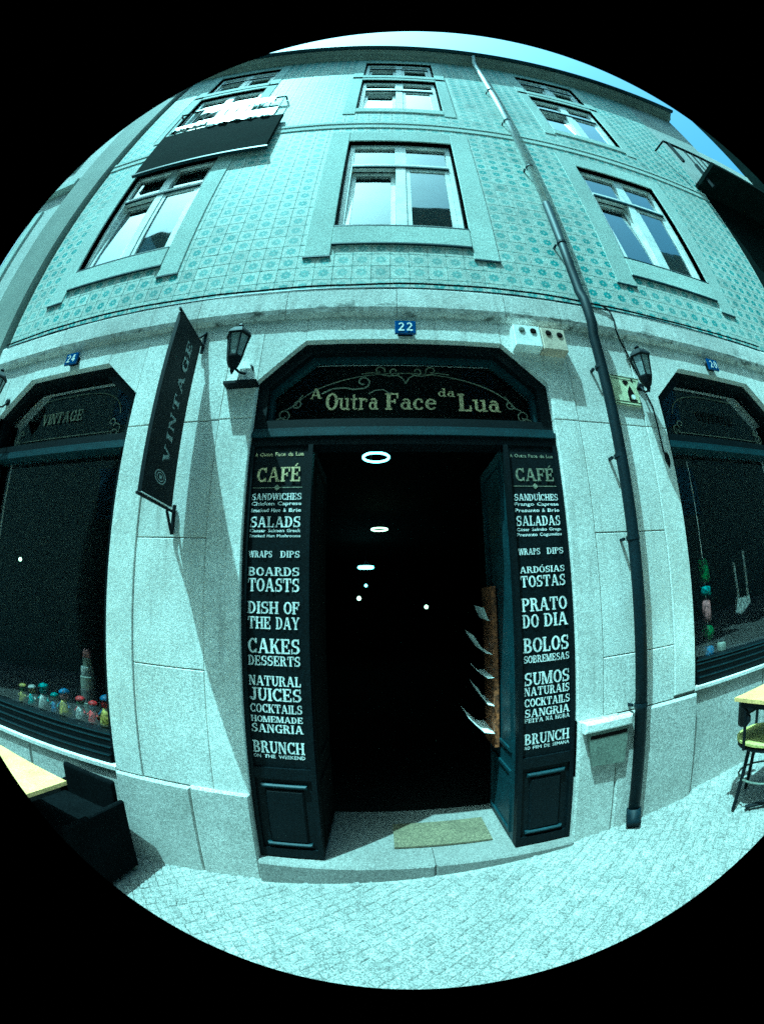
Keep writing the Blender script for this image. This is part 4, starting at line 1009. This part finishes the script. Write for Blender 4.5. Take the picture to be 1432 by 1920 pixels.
# ---- shallow balcony with added sun-glint sheets on the upper left
bl = thing('balcony_box', (-2.1, WALL, 6.15), 'dark shallow balcony over the upper window at one end, white sun glint above it', 'balcony')
BX0, BX1, BY, BZ0, BZ1 = -2.86, -1.24, 2.04, 5.99, 6.98
m = P(bl); m.cbox((BX0, BY, BZ0), (BX1, WALL-.028, BZ1), .01); m.build('front_panel', M_DARKBOX, bl)
m = P(bl); m.box((BX0-.012, BY-.012, BZ0-.03), (BX1+.012, WALL-.028, BZ0-.001)); m.build('slab', M_PAINT2, bl)
m = P(bl)
m.tube([(BX0, BY, 7.72), (BX1-.1, BY, 7.72)], .014, 8); m.tube([(BX0, BY, 7.72), (BX0, WALL, 7.72)], .014, 8); m.tube([(BX1-.1, BY, 7.72), (BX1-.1, WALL, 7.72)], .014, 8)
m.build('handrail', M_BLACK, bl)
for i in range(11):
    x = BX0+.02+(BX1-.14-BX0)*i/10; m = P(bl); m.tube([(x, BY, BZ1), (x, BY, 7.72)], .009, 6); m.build('baluster', M_BLACK, bl)
def glint(x0, x1, zt, drop, out, label):  # glossy white sheets added as the sun glint of window and railing
    m = MB(); n = 24; g = []
    for i in range(n+1):
        x = x0+(x1-x0)*i/n; q = .010*math.sin(i*1.3+x0*3)+.006*math.sin(i*2.9)
        g.append([m.pt(p_) for p_ in ((x, BY+.045, zt-.07), (x, BY+.02, zt+.006), (x, BY-.012, zt+.010), (x, BY-.02-out*.5-q, zt-drop*.45), (x, BY-.02-out-q, zt-drop+.012*math.sin(i*.8)))])
    for A, C in zip(g, g[1:]):
        for j in range(4): m.f.append([A[j], A[j+1], C[j+1], C[j]])
    o = m.build('glint_sheet', M_GLINT, None, True); tag(o, label, 'sun glint', 'white strips added as sun glint at the balcony rails')
glint(-2.76, -2.30, 7.19, .13, .0, 'short white cloth strip added as sun glare at the left end of the dark balcony front')
glint(-2.24, -1.36, 7.24, .27, .0, 'long white strip added as sun glint, low over the dark balcony front')
glint(-2.50, -1.48, 7.74, .24, .0, 'white strip added as sun glint along the upper balcony handrail')
# =================================================================== NEIGHBOURING BUILDINGS
nl = thing('neighbour_building', (-5.5, 2.1, 0), 'pale neighbouring building with a broad grey corner strip, past the dark shallow balcony', 'building')
m = P(nl); m.box((-9, WALL+.03, -.6), (-4.055, WALL+.4, 10.2)); m.build('wall', M_PLASTER, nl)
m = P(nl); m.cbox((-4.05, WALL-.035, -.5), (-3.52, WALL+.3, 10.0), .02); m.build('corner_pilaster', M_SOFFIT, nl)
m = P(nl); m.box((-3.518, WALL+.05, -.5), (-3.452, WALL+.35, 10.0)); m.build('party_seam', M_PAINT2, nl)
m = P(nl); m.cbox((-9, WALL-.05, ZB), (-4.06, WALL+.2, ZT), .01); m.build('string_course', M_TRIM, nl); m = P(nl); m.cbox((-9, WALL-.05, 6.45), (-4.06, WALL+.2, 6.6), .01); m.build('string_course', M_TRIM, nl)
for zc in (4.4, 7.1):
    m = P(nl); m.cbox((-5.55, WALL-.0, zc), (-4.45, WALL+.04, zc+1.7), .01); m.build('window_frame', M_TRIM, nl)
    m = P(nl); m.box((-5.40, WALL-.004, zc+.12), (-4.60, WALL-.001, zc+1.58)); m.build('window_pane', M_GLASS_U, nl)
eave(nl, -9, -3.455, EAVE+.01)
nr = thing('neighbour_building', (5.6, 2.1, 0), 'dark neighbouring building with a railed balcony at the far upper corner', 'building')
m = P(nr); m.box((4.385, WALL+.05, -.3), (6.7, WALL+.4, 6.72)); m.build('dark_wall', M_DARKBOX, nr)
m = P(nr); m.box((4.385, WALL+.012, 6.95), (5.5, WALL+.4, 10.0)); m.box((5.505, WALL+.02, 6.95), (6.9, WALL+.4, 8.75)); m.build('tiled_wall', M_PLASTER, nr)
m = P(nr); m.box((4.30, 1.60, 6.722), (6.7, WALL+.39, 6.80)); m.build('balcony_slab', M_DARKBOX, nr)
m = P(nr); m.tube([(3.95, 1.86, 7.55), (6.7, 1.86, 7.55)], .022, 8); m.tube([(3.95, 1.86, 7.55), (3.95, WALL, 7.60)], .016, 8); m.build('handrail', M_BLACK, nr)
for i in range(16):
    x = 4.34+i*.155; m = P(nr); m.tube([(x, 1.86, 6.80), (x, 1.86, 7.55)], .012, 6); m.build('baluster', M_BLACK, nr)
m = P(nr); m.box((4.02, 1.84, 6.98), (4.06, 1.88, 7.55)); m.box((4.32, 1.84, 6.5), (4.36, 1.88, 7.1)); m.build('rail_post', M_BLACK, nr)
eave(nr, 4.385, 5.5, EAVE+.01)
nf = thing('corner_building', (8.5, 1.6, 0), 'tall dark building at the far end of the street, against the sky', 'building')
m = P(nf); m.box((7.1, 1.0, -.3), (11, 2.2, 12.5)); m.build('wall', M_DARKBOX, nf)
m = P(nf); m.box((7.0, .9, 12.505), (11.1, 2.2, 12.7)); m.build('cornice', M_PAINT2, nf)
for z in (7.6, 10.2):
    m = P(nf); m.box((7.6, .98, z), (8.4, .9995, z+1.6)); m.build('window', M_GLASS_U, nf)
# building on the other side of the street, mirrored in the upper panes
op = thing('opposite_building', (0, -5.6, 0), 'tall plastered building across the street, mirrored darkly in the upper window panes', 'building')
m = P(op); m.box((-40, -9, -1), (1.2, -5.6, 13.2)); m.box((1.2, -9, -1), (4.5, -5.7, 13.0)); m.box((.9, -8, 13.0), (3.0, -5.75, 16.4)); m.box((-11, -8, 13.2), (-8.6, -5.75, 16.2)); m.box((12.6, -8, 13.6), (16, -5.75, 16.5)); m.box((4.5, -9, -1), (40, -5.6, 13.6)); m.build('wall', M_LENS, op)
m = P(op); m.box((-40, -9, 13.2), (1.2, -5.35, 13.35)); m.box((4.5, -9, 13.6), (40, -5.35, 13.75)); m.build('cornice', M_SOFFIT, op)
for x in (-8, -5, -2, 2.85, 6.5, 9.5):
    for z in (3.8, 6.8, 9.8):
        m = P(op); m.box((x-.5, -5.595 if not 1.2 < x < 4.5 else -5.695, z), (x+.5, -5.58 if not 1.2 < x < 4.5 else -5.68, z+1.6)); m.build('window', M_GLASS_U, op)
